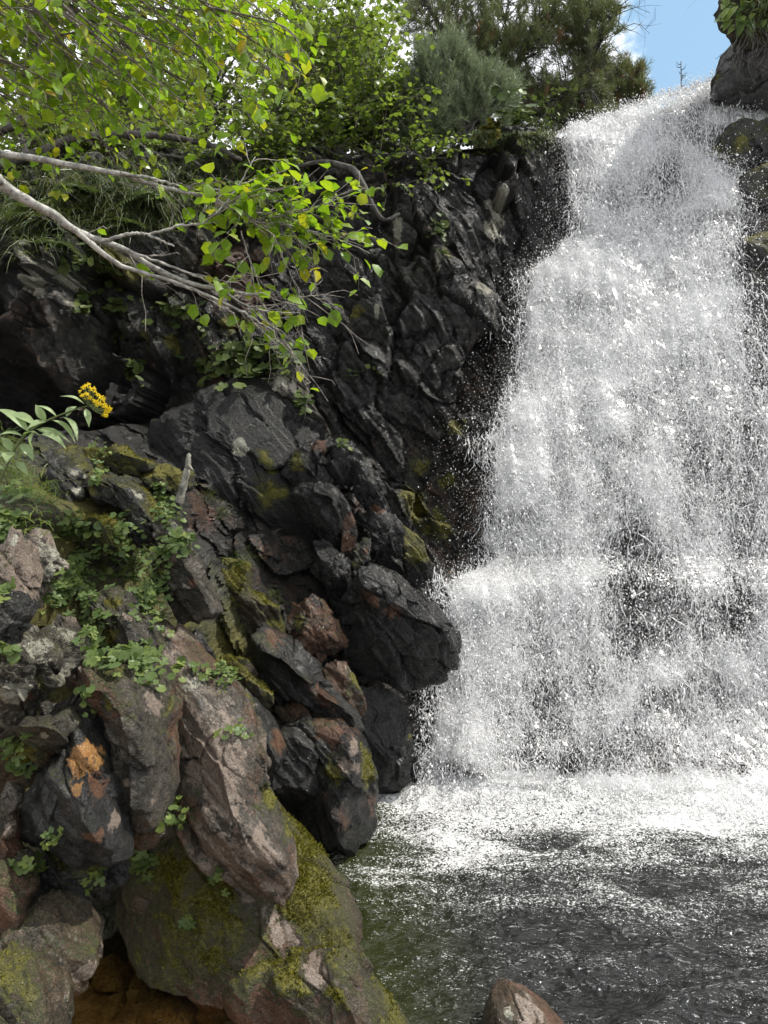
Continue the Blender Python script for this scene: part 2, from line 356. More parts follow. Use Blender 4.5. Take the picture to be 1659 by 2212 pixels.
dsp = (.26 * blocks(Pw * np.array([1.1, 1.1, .85]) + wob * .3, 3, 1.0) + .10 * blocks(Pw * np.array([2.9, 2.9, 2.2]) + wob * .25, 21, .8) + .10 * saw(ph_, .62, 5) + .045 * saw(ph_, .19, 6) + .022 * saw(ph_, .06, 7)
       + .035 * blocks(bp * 2.6 + wob * .3, 23) + .05 * fbm(Pw * 1.3, 4, 5) + .022 * fbm(Pw * 16, 3, 31))
Pw[:, 1] -= dsp * amp * (1 - .35 * in_fall)
Pw[:, 2] += .05 * fbm(Pw * 2.5, 3, 71)
i = (np.arange(NZ - 1)[:, None] * NX + np.arange(NX - 1)[None]).ravel()
quads = np.stack([i, i + 1, i + NX + 1, i + NX], -1)
def proj(p): return np.stack([829.5 + p[:, 0] / p[:, 1] * F, 1106 - p[:, 2] / p[:, 1] * F], 1)
def blob(p, px, py, d, r, asp=1., ang=0., seed=0, deep=1.6):
    """soft stain round a place on the rock: r, asp, ang in the plane facing the stream"""
    c = P(px, py, d); v = p - c; ca, sa = math.cos(math.radians(ang)), math.sin(math.radians(ang))
    u = v[:, 0] * ca + v[:, 2] * sa; t = (-v[:, 0] * sa + v[:, 2] * ca)
    return np.clip(1.25 - np.sqrt((u / (r * asp)) ** 2 + (t / r) ** 2 + (v[:, 1] / (r * max(asp, 1.) * deep)) ** 2) + .85 * fbm(p * (1.0 / r), 4, seed, .65), 0, 1)
at = {k: np.zeros(len(Pw)) for k in ('moss', 'red', 'pink', 'pale', 'orange')}
for (k, px, py, d, r, asp, ang) in [('moss', 915, 1005, 5.95, .12, 1.1, 20), ('moss', 900, 1090, 5.8, .17, 1., 60), ('moss', 950, 1130, 5.8, .13, 1., 30), ('moss', 985, 920, 6.1, .07, 2.4, 25), ('moss', 970, 1040, 5.95, .08, 1.5, 30),
                                    ('moss', 345, 720, 5.3, .10, .6, 0), ('moss', 270, 710, 5.2, .12, .4, 0), ('moss', 520, 700, 5.5, .10, 2, 0), ('moss', 240, 560, 5.3, .14, 1.4, -45), ('moss', 960, 570, 6.3, .2, .3, 0),
                                    ('pale', 70, 610, 4.95, .08, 1, 0), ('pale', 130, 640, 4.95, .07, .6, 10), ('pale', 30, 620, 4.9, .05, 1, 0), ('pale', 100, 570, 5., .05, 3, -40), ('pale', 940, 590, 6.3, .12, .3, 0), ('pale', 1080, 440, 6.6, .14, .7, 0), ('pale', 1070, 480, 6.5, .10, .8, 0), ('pale', 1040, 635, 6.4, .09, 1.2, 20), ('pale', 860, 500, 6.2, .2, .25, 0),
                                    ('pale', 517, 965, 5.2, .08, 1, 30), ('pale', 505, 725, 5.4, .05, .6, 30)]:
    at[k] = np.maximum(at[k], blob(Pw, px, py, d, r * 1.15, asp, ang, int(px), 7.))
at['red'] = np.maximum(at['red'], .22 + .55 * fbm(Pw * 1.7, 4, 112)); at['moss'] = np.maximum(at['moss'], .16 + .5 * fbm(Pw * 1.5, 4, 113) + .2 * sstep(2.0, 2.8, Pw[:, 2]) * (Pw[:, 0] < .8))
low = 1 - sstep(3.9, 5.0, Pw[:, 1])
at['moss'] = np.maximum(at['moss'], low * (.70 + .35 * fbm(Pw * 3, 3, 2)))
at['red'] = np.maximum(at['red'], low * (.3 + .5 * fbm(Pw * 2.4, 3, 12)))
M['cliff'] = rock_material('cliff_rock', (.005, .005, .005), (.085, .083, .078), .30, 1.)
cliff = obj('cliff', Pw, [quads], M['cliff'], attrs=at, smooth=False)
tag(cliff, 'dark wet fractured cliff of the gorge behind the boulders and the waterfall', 'cliff', kind='structure')

# ground above the crest, running back under the trees
NB = 60; gb = np.linspace(0, 1, NB) ** 2; gx2 = np.linspace(-4.6, 4.9, 160)
cy = wall_y(gx2, crest_z(gx2)); Xb, Vb = np.meshgrid(gx2, gb); Zc = np.tile(crest_z(gx2), (NB, 1)); Yc = np.tile(cy, (NB, 1)) + Vb * 60
spread = 1 + Vb * 12; slope = np.tile(.10 * (1 - sstep(.9, 1.6, gx2)), (NB, 1))
Pg = np.stack([(Xb * spread).ravel(), Yc.ravel(), (Zc - .02 + slope * Vb * 60 - .25 * (Vb > 0) * np.tile(sstep(.9, 1.4, gx2), (NB, 1))).ravel()], 1)
Pg[:, 2] += .05 * fbm(Pg * .8, 3, 4)
i = (np.arange(NB - 1)[:, None] * 160 + np.arange(159)[None]).ravel()
tag(obj('ground', Pg, [np.stack([i, i + 1, i + 161, i + 160], -1)], M['soil']), kind='structure', label='dark forest soil above the rim of the cliff', cat='ground')

# the stream bed under the pool
gx3 = np.linspace(-9, 9, 160); gy3 = np.linspace(-12, 6.2, 160); Xs, Ys = np.meshgrid(gx3, gy3)
zs = -2.35 + .45 * sstep(-.2, -.85, Xs) + .08 * fbm(np.stack([Xs.ravel(), Ys.ravel(), Xs.ravel() * 0], 1) * 2, 3, 6).reshape(Xs.shape)
i = (np.arange(159)[:, None] * 160 + np.arange(159)[None]).ravel()
nb = NT('stream_bed_gravel'); g1 = nb.noise(7, 5, .6); g2 = nb.noise(45, 4, .7)
M['bed'] = nb.done(nb.n('ShaderNodeBsdfPrincipled', {'Base Color': nb.mix(nb.step(g2, .4, .7, 0, .5), nb.mix(nb.step(nb.n('ShaderNodeSeparateXYZ', {0: nb.pos}).outputs[0], -.4, -.75), nb.mix(nb.step(g1, .35, .65), (.035, .035, .016), (.10, .08, .035)), nb.mix(nb.step(g1, .35, .65), (.22, .13, .05), (.58, .42, .22))), (.05, .03, .012)), 'Roughness': .8, 'Normal': nb.bump(g2, .6, .02)}).outputs[0])
tag(obj('riverbed', np.stack([Xs.ravel(), Ys.ravel(), zs.ravel()], 1), [np.stack([i, i + 1, i + 161, i + 160], -1)], M['bed']), kind='structure', label='olive brown stream bed under the pool', cat='riverbed')

# ------------------------------------------------------------------ boulders: an outline, its own distance, thickness and cleft faces
ROCKS = {}
def rock(label, fr, poly, d, t, apex=None, k=1.7, mat='wet', moss=.2, red=0., pink=0., pale=0., name='boulder', group=None, patches=(), seed=None, facet=.93, rough=1., n=150, m=84, tuft=0., lean=0., grow=1.07, cat=None, strata=1., ridge=None, prof=.72):
    seed = seed if seed is not None else len(ROCKS) * 13 + 5
    rg = np.random.default_rng(seed)
    pp = np.array([fx(fr, *q) for q in poly]); c = np.array(fx(fr, *apex)) if apex else (pp.min(0) + pp.max(0)) / 2 * .5 + pp.mean(0) * .5
    th = (np.arange(n) + .5) / n * 2 * math.pi; dirs = np.stack([np.cos(th), np.sin(th)], 1); r = np.full(n, 1e-3)
    a = (pp - c) * grow; b = np.roll(a, -1, 0)
    for p0, p1 in zip(a, b):
        e = p1 - p0; den = dirs[:, 0] * e[1] - dirs[:, 1] * e[0]
        with np.errstate(all='ignore'):
            s = (p0[0] * e[1] - p0[1] * e[0]) / den; u = (p0[0] * dirs[:, 1] - p0[1] * dirs[:, 0]) / den
        ok = (u >= -1e-6) & (u <= 1 + 1e-6) & (s > 0); r = np.where(ok, np.maximum(r, s), r)
    r = (np.roll(r, 1) + 2 * r + np.roll(r, -1)) / 4
    r = r * d / F; size = r.mean()
    ph = np.linspace(0, math.pi, m)[1:-1]
    sn = np.sin(ph) ** (2 / k); cs = np.sign(np.cos(ph)) * np.abs(np.cos(ph)) ** (2 / k)
    th2 = th[None]; s2 = sn[:, None]
    cx, cz = P(c[0], c[1], d)[[0, 2]]
    x = s2 * r[None] * np.cos(th2); z = -s2 * r[None] * np.sin(th2)
    y = np.where(cs[:, None] > 0, -cs[:, None] * t, -cs[:, None] * t * .8) + 0 * x
    if ridge is not None:
        rq = (np.array([fx(fr, *q) for q in ridge]) - c) * d / F * np.array([1, -1]); bq = np.stack([r * np.cos(th), -r * np.sin(th)], 1)
        q2 = np.stack([x.ravel(), z.ravel()], 1); db = poly_dist(q2, bq, True); dr = poly_dist(q2, rq, False); u = (db / (db + dr + 1e-6)).reshape(x.shape) ** prof
        y = np.where(cs[:, None] > 0, -u * t, u * t * .8)
    y = y + lean * z                                       # lean > 0: the top falls back
    kz = 1 + lean * z / d; x = x * kz + cx * (kz - 1); z = z * kz + cz * (kz - 1)      # the outline lies on the leaning plane
    V = np.stack([x.ravel(), y.ravel(), z.ravel()], 1)
    V = np.vstack([V, [[0, y[0].mean(), 0], [0, y[-1].mean(), 0]]])
    # cleft faces
    for q in range(15 if ridge is None else 6):
        nn = rg.normal(size=3); nn[1] -= 1.0; nn /= np.linalg.norm(nn); h = V @ nn
        lim = h.max() * (rg.uniform(.60, .88) if abs(nn[1]) > .45 else rg.uniform(.95, .995))
        V -= np.outer(np.maximum(0, h - lim) * facet, nn)
    dv = unit(V / np.array([size, t, size]))
    Pa = V + np.array([cx, d, cz]); bedp = bed_rot(Pa)
    off = np.array([seed * 1.7, seed * .9, 0])
    wv = np.stack([fbm(Pa * 4 + off, 2, 1), fbm(Pa * 4 + off, 2, 2), fbm(Pa * 4 + off, 2, 3)], 1)
    dsp = size * rough * (.16 * blocks(bedp / size * np.array([.7, .8, 1.5]) + off + wv * .3, 4) + .06 * blocks(bedp / size * np.array([1.6, 1.6, 3.6]) + off + wv * .4, 7) + .10 * fbm(Pa / size * 1.2 + off, 3, 9)) \
        + rough * (.016 * strata * saw(Pa + off * .13, .055, 3) + .008 * strata * ridged(bedp * np.array([4., 4., 15.]) + off, 4, 3) + .010 * fbm(Pa * 22 + off, 4, 6))
    V = V + dv * dsp[:, None]
    N_ = n; R_ = m - 2
    i = (np.arange(R_ - 1)[:, None] * N_ + np.arange(N_)[None]); j = (np.arange(R_ - 1)[:, None] * N_ + (np.arange(N_)[None] + 1) % N_)
    q = np.stack([i, i + N_, j + N_, j], -1).reshape(-1, 4)
    f0 = np.stack([np.full(N_, R_ * N_), np.arange(N_), (np.arange(N_) + 1) % N_], -1)
    l = (R_ - 1) * N_; f1 = np.stack([np.full(N_, R_ * N_ + 1), l + (np.arange(N_) + 1) % N_, l + np.arange(N_)], -1)
    Pa = V + np.array([cx, d, cz])
    # upward-facing share for moss
    tri = Pa[q]; fn = np.cross(tri[:, 1] - tri[:, 0], tri[:, 3] - tri[:, 0]); vn = np.zeros_like(Pa)
    for s_ in range(4): np.add.at(vn, q[:, s_], fn)
    vn = unit(vn)
    if (vn * dv).sum() < 0:
        q = q[:, ::-1]; f0 = f0[:, ::-1]; f1 = f1[:, ::-1]; vn = -vn
    cl = fbm(Pa * 5 + off, 4, 15)
    at = {'moss': np.clip(moss + .35 * (vn[:, 2] - .3) * (moss > .05) + .55 * cl * (moss > .05), 0, 1), 'red': np.clip(red + .6 * fbm(Pa * 4 + off, 3, 25) * (red > 0), 0, 1),
          'pink': np.clip(pink + .6 * fbm(Pa * 6 + off, 3, 35) * (pink > 0), 0, 1), 'pale': np.clip(pale + .7 * fbm(Pa * 7 + off, 3, 45) * (pale > 0), 0, 1), 'orange': np.zeros(len(Pa))}
    pr = proj(Pa); front = vn[:, 1] < .35
    for (kind, px, py, rp, asp, ang) in patches:
        px, py = fx(fr, px, py); dd = ((pr - (px, py)) ** 2).sum(1) + np.where(front, 0, 1e6); c3 = Pa[dd.argmin()]
        mk = blob(Pa, px, py, c3[1], rp * FR[fr][2] / F * c3[1], asp, ang, int(px + py))
        at[kind] = np.maximum(at[kind] * (1 - mk) if kind != 'moss' else at[kind], mk)
        for o2 in at:
            if o2 != kind and kind != 'red': at[o2] = at[o2] * (1 - mk)
    nm = label
    o = obj(name, Pa, [q, f0, f1], M[mat], attrs=at, smooth=d < 4.4)
    tag(o, label, cat or name.replace('_', ' '), group)
    ROCKS[label] = (o, Pa, q, vn, at)
    if tuft > 0: moss_on(o, Pa, q, vn, at['moss'], tuft, rg)
    return o
def moss_on(o, Pa, q, vn, mo, dens, rg, mat='moss'):
    """short fronds growing from the mossy part of a boulder"""
    tri = Pa[q]; ar = np.linalg.norm(np.cross(tri[:, 1] - tri[:, 0], tri[:, 3] - tri[:, 0]), axis=1)
    mm = sstep(.62, .95, mo[q].mean(1)); fr_ = (vn[q].mean(1)[:, 1] < .5)
    wgt = ar * mm * fr_; n = int(min(60000, dens * wgt.sum())); 
    if n < 30: return
    f = rg.choice(len(q), n, p=wgt / wgt.sum()); uv = rg.random((n, 2))
    a, b, c, d = (tri[f, k] for k in range(4)); u, v = uv[:, :1], uv[:, 1:]
    p = a * (1 - u) * (1 - v) + b * u * (1 - v) + c * u * v + d * (1 - u) * v
    nr = unit(vn[q[f, 0]] + rg.normal(size=(n, 3)) * .55 + np.array([0, 0, .25]))
    s = unit(np.cross(nr, rg.normal(size=(n, 3)))); cl = .6 + .8 * (fbm(p * 25, 2, 77) + .4).clip(0, 1)
    L = (rg.uniform(.005, .012, n) * cl)[:, None]; W = L * .2
    V = np.stack([p - s * W - nr * .003, p + s * W - nr * .003, p + nr * L * .6 + s * W * 1.1, p + nr * L + rg.normal(size=(n, 3)) * .003], 1).reshape(-1, 3)
    k = np.arange(n)[:, None] * 4
    T = np.concatenate([k + np.array([[0, 1, 2]]), k + np.array([[0, 2, 3]])])
    tag(obj('moss', V, [T], M[mat], parent=o, smooth=False), kind='stuff')
G1 = 'boulders of the left bank'; G2 = 'wet rocks of the spur beside the waterfall'; G3 = 'rocks of the upper cliff'
# --- upper cliff
rock('angular dark rock with pale streaked face jutting from the upper cliff under the tree branches', 'Z8', [(700, 160), (760, 70), (830, 15), (930, 8), (965, 120), (995, 330), (985, 375), (905, 280), (850, 215), (740, 185)], 5.85, .28, (900, 130), 1.5, 'dark', .1, group=G3, patches=[('pale', 915, 60, 40, .5, 0), ('moss', 790, 70, 60, 1.5, 20), ('pale', 1000, 150, 60, .4, 0)])
rock('blocky dark rock at mid height beside the long vertical crack of the cliff', 'Z8', [(1060, 160), (1120, 110), (1190, 125), (1250, 200), (1200, 300), (1130, 405), (1060, 330)], 6.1, .22, None, 1.5, 'dark', 0, group=G3)
rock('squat cracked cliff rock just left of the falling spray', 'Z8', [(1110, 440), (1170, 380), (1260, 400), (1340, 480), (1290, 540), (1180, 510)], 6.15, .2, None, 1.5, 'dark', .1, group=G3, patches=[('pale', 1355, 350, 25, 1, 0)])
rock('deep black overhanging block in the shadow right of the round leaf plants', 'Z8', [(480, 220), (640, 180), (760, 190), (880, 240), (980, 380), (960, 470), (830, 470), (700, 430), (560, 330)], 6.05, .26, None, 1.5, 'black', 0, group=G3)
rock('narrow leaning slab carrying a tan lichen patch in the middle of the cliff', 'Z8', [(690, 540), (760, 500), (830, 590), (870, 660), (830, 670), (760, 620)], 5.95, .12, None, 1.5, 'dark', 0, name='rock_slab', group=G3, patches=[('pale', 785, 570, 44, .45, 20), ('orange', 792, 590, 14, .5, 20)], facet=.6)
rock('long diagonal slab below the tan lichen patch', 'Z8', [(520, 580), (640, 640), (760, 760), (880, 900), (980, 920), (970, 830), (850, 690), (720, 640), (560, 540)], 5.85, .18, None, 1.5, 'dark', 0, name='rock_slab', group=G3)
rock('pale grey weathered cap of the spur beside the large clump of round leaves', 'Z8', [(290, 460), (330, 390), (400, 375), (455, 400), (490, 470), (505, 590), (545, 660), (625, 770), (645, 860), (560, 850), (440, 720), (320, 660), (275, 560)], 5.25, .26, (430, 520), 1.5, 'dry', .1, pale=.22, group=G2, patches=[('pale', 345, 690, 26, .8, 0), ('pale', 305, 735, 15, 1, 0), ('moss', 460, 740, 60, .6, -20)])
# --- smooth wet wall and the spur
rock('broad smooth black wet rock face between the grotto and the spur', 'F', [(322, 930), (335, 870), (420, 822), (560, 800), (630, 850), (700, 940), (690, 1000), (640, 1010), (690, 1110), (740, 1200), (765, 1300), (700, 1320), (600, 1250), (500, 1170), (400, 1085), (345, 1010)], 5.25, .42, (560, 1020), 1.6, 'black', .06, group=G2, n=240, m=130, rough=.4, lean=.05, facet=.6, patches=[('moss', 590, 1065, 45, 1, -30), ('pale', 517, 965, 22, 1, 30), ('moss', 570, 990, 18, 2.5, -50)])
rock('wet grey faced rock with a mossy left shoulder at the top of the spur', 'Z8', [(350, 1060), (440, 930), (520, 870), (630, 850), (640, 900), (560, 930), (600, 990), (655, 1100), (640, 1145), (540, 1130), (450, 1130)], 5.0, .26, (530, 1000), 1.5, 'wet', .12, ridge=[(440, 1000), (530, 890), (620, 870)], group=G2, patches=[('moss', 430, 980, 70, 1.4, 55), ('red', 580, 880, 50, 1.4, 10)])
rock('dark rock wedge behind a black crack at the top of the spur', 'Z8', [(640, 850), (720, 870), (800, 940), (835, 1010), (800, 1080), (710, 1135), (655, 1060), (570, 930)], 5.05, .24, None, 1.4, 'wet', .05, group=G2)
rock('wet rock with a bright rim leaning toward the waterfall', 'Z8', [(780, 960), (870, 970), (920, 1060), (960, 1180), (985, 1270), (960, 1330), (880, 1290), (780, 1150)], 5.05, .22, None, 1.4, 'wet', .1, group=G2, patches=[('moss', 830, 1130, 40, 2.2, -50), ('red', 910, 1265, 35, 1.2, -30)])
rock('black finely grained rock column left of the red brown stripe', 'Z8', [(420, 1180), (470, 1110), (570, 1120), (650, 1130), (700, 1190), (730, 1400), (700, 1560), (600, 1490), (490, 1330)], 4.9, .28, (640, 1220), 1.5, 'wet', 0, name='rock_pillar', ridge=[(560, 1130), (685, 1205), (705, 1400)], group=G2, strata=1.4, rough=.6, patches=[('moss', 250, 1180, 60, 1.6, -40)])
rock('rock column striped red brown down its wet face', 'Z8', [(640, 1140), (690, 1150), (760, 1260), (795, 1400), (780, 1540), (700, 1560), (710, 1400), (690, 1210)], 4.82, .16, (735, 1340), 1.5, 'wet', 0, name='rock_pillar', group=G2, rough=.5, patches=[('red', 740, 1420, 60, 2.2, 90), ('red', 735, 1340, 50, 1.5, 90), ('red', 730, 1500, 50, 1., 90)])
rock('short mossy tooth of rock with a red brown side in the lower spur', 'Z8', [(760, 1600), (790, 1500), (840, 1445), (880, 1440), (870, 1560), (830, 1620)], 4.75, .14, None, 1.6, 'wet', .6, name='rock_tooth', group=G2, cat='rock', patches=[('red', 845, 1510, 30, 2., 80)])
rock('black block with a wet glinting shoulder on the right edge of the spur', 'Z8', [(790, 1290), (880, 1280), (960, 1290), (1050, 1330), (1085, 1560), (1000, 1570), (900, 1540), (800, 1440)], 5.0, .26, None, 1.4, 'wet', 0, group=G2, patches=[('red', 920, 1260, 30, 1.6, -20)])
rock('rounded green mossy rock at the foot of the spur beside the falling water', 'Z8', [(1060, 1370), (1120, 1400), (1190, 1460), (1245, 1630), (1235, 1730), (1130, 1740), (1080, 1570)], 5.25, .22, None, 1.9, 'wet', .72, group=G2, rough=.6, patches=[('moss', 1150, 1560, 110, 1., 0)])
rock('large black boulder with a blunt nose pushing into the waterfall', 'F', [(738, 1330), (770, 1250), (803, 1213), (850, 1232), (890, 1278), (940, 1308), (972, 1360), (972, 1412), (950, 1462), (900, 1478), (850, 1468), (800, 1442), (757, 1400)], 4.62, .42, (860, 1320), 1.7, 'wet', .04, ridge=[(800, 1225), (850, 1248), (900, 1300), (940, 1350), (950, 1420)], group=G2, n=200, m=110, rough=.75, patches=[('red', 800, 1290, 20, 1.6, -60), ('red', 850, 1320, 20, 1, 90), ('red', 870, 1260, 14, 2, -20)])
rock('dark sloping slab seen between the striped column and the black nosed boulder', 'Z8', [(540, 1460), (640, 1480), (780, 1590), (760, 1720), (740, 1850), (660, 1820), (600, 1690)], 4.75, .2, None, 1.4, 'wet', .05, name='rock_slab', group=G2)
rock('tall smooth black rock standing at the pool edge behind the mossy boulder', 'F', [(765, 1490), (820, 1465), (875, 1500), (893, 1570), (890, 1640), (870, 1705), (825, 1740), (790, 1740), (780, 1600)], 4.65, .28, None, 2., 'wet', .02, group=G2, rough=.35, patches=[('moss', 885, 1590, 14, .5, 10)])
rock('rusty brown wet rock standing over the small waterside boulders', 'Z4', [(1200, 510), (1215, 400), (1225, 300), (1310, 290), (1350, 370), (1440, 480), (1435, 520), (1360, 570), (1260, 560)], 4.35, .24, (1300, 400), 1.5, 'wet', .2, red=.75, group=G2, patches=[('moss', 1240, 400, 40, 1, 0)])
# --- boulders at the water's edge
rock('dark rounded boulder with a rusty upper edge sloping to the water', 'Z4', [(1055, 520), (1080, 440), (1110, 440), (1185, 488), (1275, 570), (1315, 640), (1390, 700), (1450, 760), (1490, 830), (1430, 840), (1330, 790), (1180, 750), (1110, 700)], 4.05, .3, (1220, 640), 1.7, 'dark', .08, red=.2, ridge=[(1090, 455), (1190, 500), (1280, 585), (1370, 690), (1450, 775)], group=G1, patches=[('red', 1130, 475, 50, 1.4, -30), ('red', 1340, 720, 50, 2., -50), ('moss', 1440, 740, 45, 2, -55)], tuft=20000)
rock('small brown rock wedged on the mossy boulder above the pool', 'Z4', [(1305, 595), (1390, 562), (1450, 595), (1500, 690), (1518, 760), (1480, 800), (1400, 725), (1325, 650)], 4.15, .18, None, 1.6, 'brown', .25, red=.4, group=G1, patches=[('moss', 1490, 620, 60, 1, -40)])
rock('small round brown stone tucked above the dark cleft near the pool', 'Z4', [(1150, 760), (1200, 730), (1260, 740), (1305, 790), (1260, 825), (1180, 815)], 3.95, .14, None, 1.9, 'brown', .15, red=.4, group=G1)
rock('black boulder with glossy white rim and green moss overhanging the pool', 'Z4', [(1240, 830), (1290, 790), (1400, 795), (1480, 860), (1522, 950), (1552, 1080), (1552, 1250), (1530, 1270), (1480, 1300), (1380, 1305), (1280, 1290), (1240, 1150)], 3.92, .42, (1390, 960), 1.9, 'wet', .1, red=.1, ridge=[(1300, 805), (1400, 815), (1460, 890), (1500, 990), (1515, 1150)], prof=.55, group=G1, n=200, m=110, rough=.5, patches=[('red', 1370, 850, 70, 1.2, -20), ('moss', 1530, 1000, 45, 2.6, -80), ('moss', 1400, 1020, 60, 1.5, 60), ('pink', 1470, 920, 30, 1.6, -30), ('pink', 1440, 1000, 35, 1.8, -35)], tuft=16000)
rock('black fine grained block left of the glossy rimmed boulder', 'Z4', [(1130, 1010), (1150, 850), (1240, 832), (1330, 900), (1350, 1000), (1330, 1120), (1290, 1230), (1200, 1230), (1130, 1150)], 3.78, .3, (1260, 900), 1.8, 'dark', .15, group=G1, rough=.5, patches=[('moss', 1330, 980, 40, 2, 90)], tuft=9000)
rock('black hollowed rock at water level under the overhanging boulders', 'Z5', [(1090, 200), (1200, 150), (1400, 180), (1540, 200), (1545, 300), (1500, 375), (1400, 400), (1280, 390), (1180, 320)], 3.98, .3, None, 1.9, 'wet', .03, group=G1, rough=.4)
rock('long curved grey rock with a brown crest sweeping down the bank', 'Z4', [(770, 735), (870, 690), (985, 688), (1062, 742), (1128, 835), (1175, 930), (1165, 975), (1100, 990), (1050, 970), (1000, 890), (900, 825), (810, 790)], 3.6, .26, (980, 770), 1.8, 'dark', .06, ridge=[(800, 725), (900, 702), (990, 712), (1060, 775), (1125, 870), (1155, 950)], group=G1, rough=.6, patches=[('red', 900, 705, 50, 2, 10), ('red', 1150, 900, 30, 2, -60), ('pink', 1040, 740, 14, 2, -30)])
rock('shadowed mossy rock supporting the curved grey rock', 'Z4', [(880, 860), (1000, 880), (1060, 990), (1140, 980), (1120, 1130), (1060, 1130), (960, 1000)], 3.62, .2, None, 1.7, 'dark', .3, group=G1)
rock('mossy green rock with bright leafy tufts between the curved rock and the rusty slope', 'Z4', [(860, 600), (930, 550), (1020, 580), (1060, 640), (1120, 690), (1130, 770), (1040, 740), (960, 690), (870, 680)], 3.75, .18, None, 1.8, 'brown', .8, group=G1, tuft=26000)
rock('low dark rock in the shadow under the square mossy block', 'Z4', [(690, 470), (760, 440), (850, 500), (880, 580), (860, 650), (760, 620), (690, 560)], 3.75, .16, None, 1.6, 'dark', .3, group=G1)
rock('mossy root tangled rock below the wet wall', 'Z4', [(880, 240), (1000, 150), (1040, 190), (1020, 260), (1150, 330), (1200, 440), (1080, 450), (960, 420), (890, 350)], 4.3, .24, None, 1.5, 'brown', .7, group=G1, tuft=22000)
rock('slender mossy ledge with a pinkish tip sticking out below the wet wall', 'Z4', [(860, 150), (930, 140), (1020, 155), (1040, 185), (1020, 205), (930, 195), (860, 180)], 4.45, .14, None, 1.8, 'brown', .7, name='rock_ledge', cat='rock', group=G1, patches=[('red', 980, 155, 30, 2, 0)])
# --- upper bank by the grotto
rock('mossy boulder with a streak of white lichen before the grotto', 'A', [(375, 1000), (430, 800), (500, 720), (580, 635), (660, 660), (710, 760), (780, 840), (790, 960), (720, 1100), (620, 1180), (420, 1190), (380, 1120)], 3.45, .26, (610, 850), 1.7, 'dark', .5, ridge=[(560, 660), (690, 765), (760, 860), (700, 1080)], prof=.6, group=G1, tuft=14000, patches=[('pale', 670, 960, 85, .7, 0), ('pale', 630, 1070, 75, 1., 20), ('pale', 620, 815, 40, 1, 0), ('pale', 700, 840, 30, .7, 30), ('pale', 600, 1140, 25, 1, 20)])
rock('long mossy boulder right of the lichen streaked one', 'A', [(800, 950), (880, 860), (990, 850), (1120, 930), (1230, 1040), (1300, 1200), (1310, 1260), (1200, 1250), (1080, 1150), (940, 1120), (830, 1060)], 3.45, .25, (1000, 950), 1.8, 'dark', .62, ridge=[(890, 880), (1010, 880), (1140, 975), (1260, 1180)], prof=.6, group=G1, tuft=14000, patches=[('pale', 1100, 960, 25, 1.6, 0), ('pale', 1150, 1010, 40, 1.2, -20), ('pale', 1160, 1140, 25, 1, 0)])
rock('rounded mossy mound at the grotto mouth', 'A', [(620, 650), (760, 610), (880, 640), (1020, 610), (1100, 680), (1230, 720), (1260, 780), (1120, 820), (950, 820), (800, 800), (690, 740)], 4.1, .3, None, 2., 'dark', .75, group=G1, tuft=12000)
rock('low mossy mound at the foot of the dead stick', 'A', [(1220, 760), (1390, 740), (1440, 790), (1560, 800), (1600, 900), (1520, 960), (1300, 940), (1200, 860)], 4.2, .25, None, 1.9, 'dark', .7, group=G1)
rock('upright green mossy rock in the middle of the leafy slope', 'A', [(700, 1420), (740, 1260), (800, 1190), (880, 1190), (980, 1270), (1030, 1400), (1030, 1540), (900, 1560), (760, 1530)], 3.25, .22, (850, 1280), 1.6, 'dark', .66, ridge=[(800, 1200), (880, 1210), (970, 1290), (1010, 1420)], prof=.6, group=G1, tuft=20000)
rock('black shadowed rock between the two mossy boulders', 'A', [(1010, 1240), (1100, 1160), (1260, 1240), (1320, 1340), (1270, 1420), (1100, 1400)], 3.35, .2, None, 1.5, 'dark', .15, group=G1)
rock('grey edged slab leaning under the ivy like leaves', 'A', [(1290, 1290), (1330, 1200), (1400, 1195), (1480, 1290), (1560, 1420), (1570, 1460), (1440, 1420), (1340, 1370)], 3.3, .14, None, 1.6, 'dry', .1, name='rock_slab', group=G1, patches=[('pale', 1420, 1230, 40, 2, -50)])
rock('square grey block with a moss cap hanging over a black hollow', 'Z4', [(640, 230), (660, 145), (700, 98), (765, 120), (800, 190), (845, 255), (895, 315), (898, 342), (800, 390), (740, 382), (695, 300)], 3.2, .24, (740, 210), 1.5, 'dry', .12, ridge=[(700, 110), (765, 140), (815, 230), (870, 315)], group=G1, patches=[('pink', 715, 125, 40, 1, 0), ('moss', 670, 200, 50, 1, 60), ('pale', 775, 260, 20, 1, 0), ('red', 800, 240, 25, 1, 60), ('pale', 665, 215, 16, 1, 0)])
rock('mossy topped dark block in the middle of the leafy slope', 'Z4', [(405, 390), (420, 290), (470, 260), (540, 288), (592, 370), (645, 450), (668, 530), (640, 562), (560, 530), (500, 560), (450, 565), (420, 480)], 2.95, .24, (520, 350), 1.5, 'dry', .3, ridge=[(435, 300), (535, 300), (595, 390), (645, 520)], group=G1, tuft=16000, patches=[('moss', 475, 320, 50, 1.3, 20), ('pink', 525, 380, 30, .7, 20), ('moss', 460, 470, 60, 1, 0)])
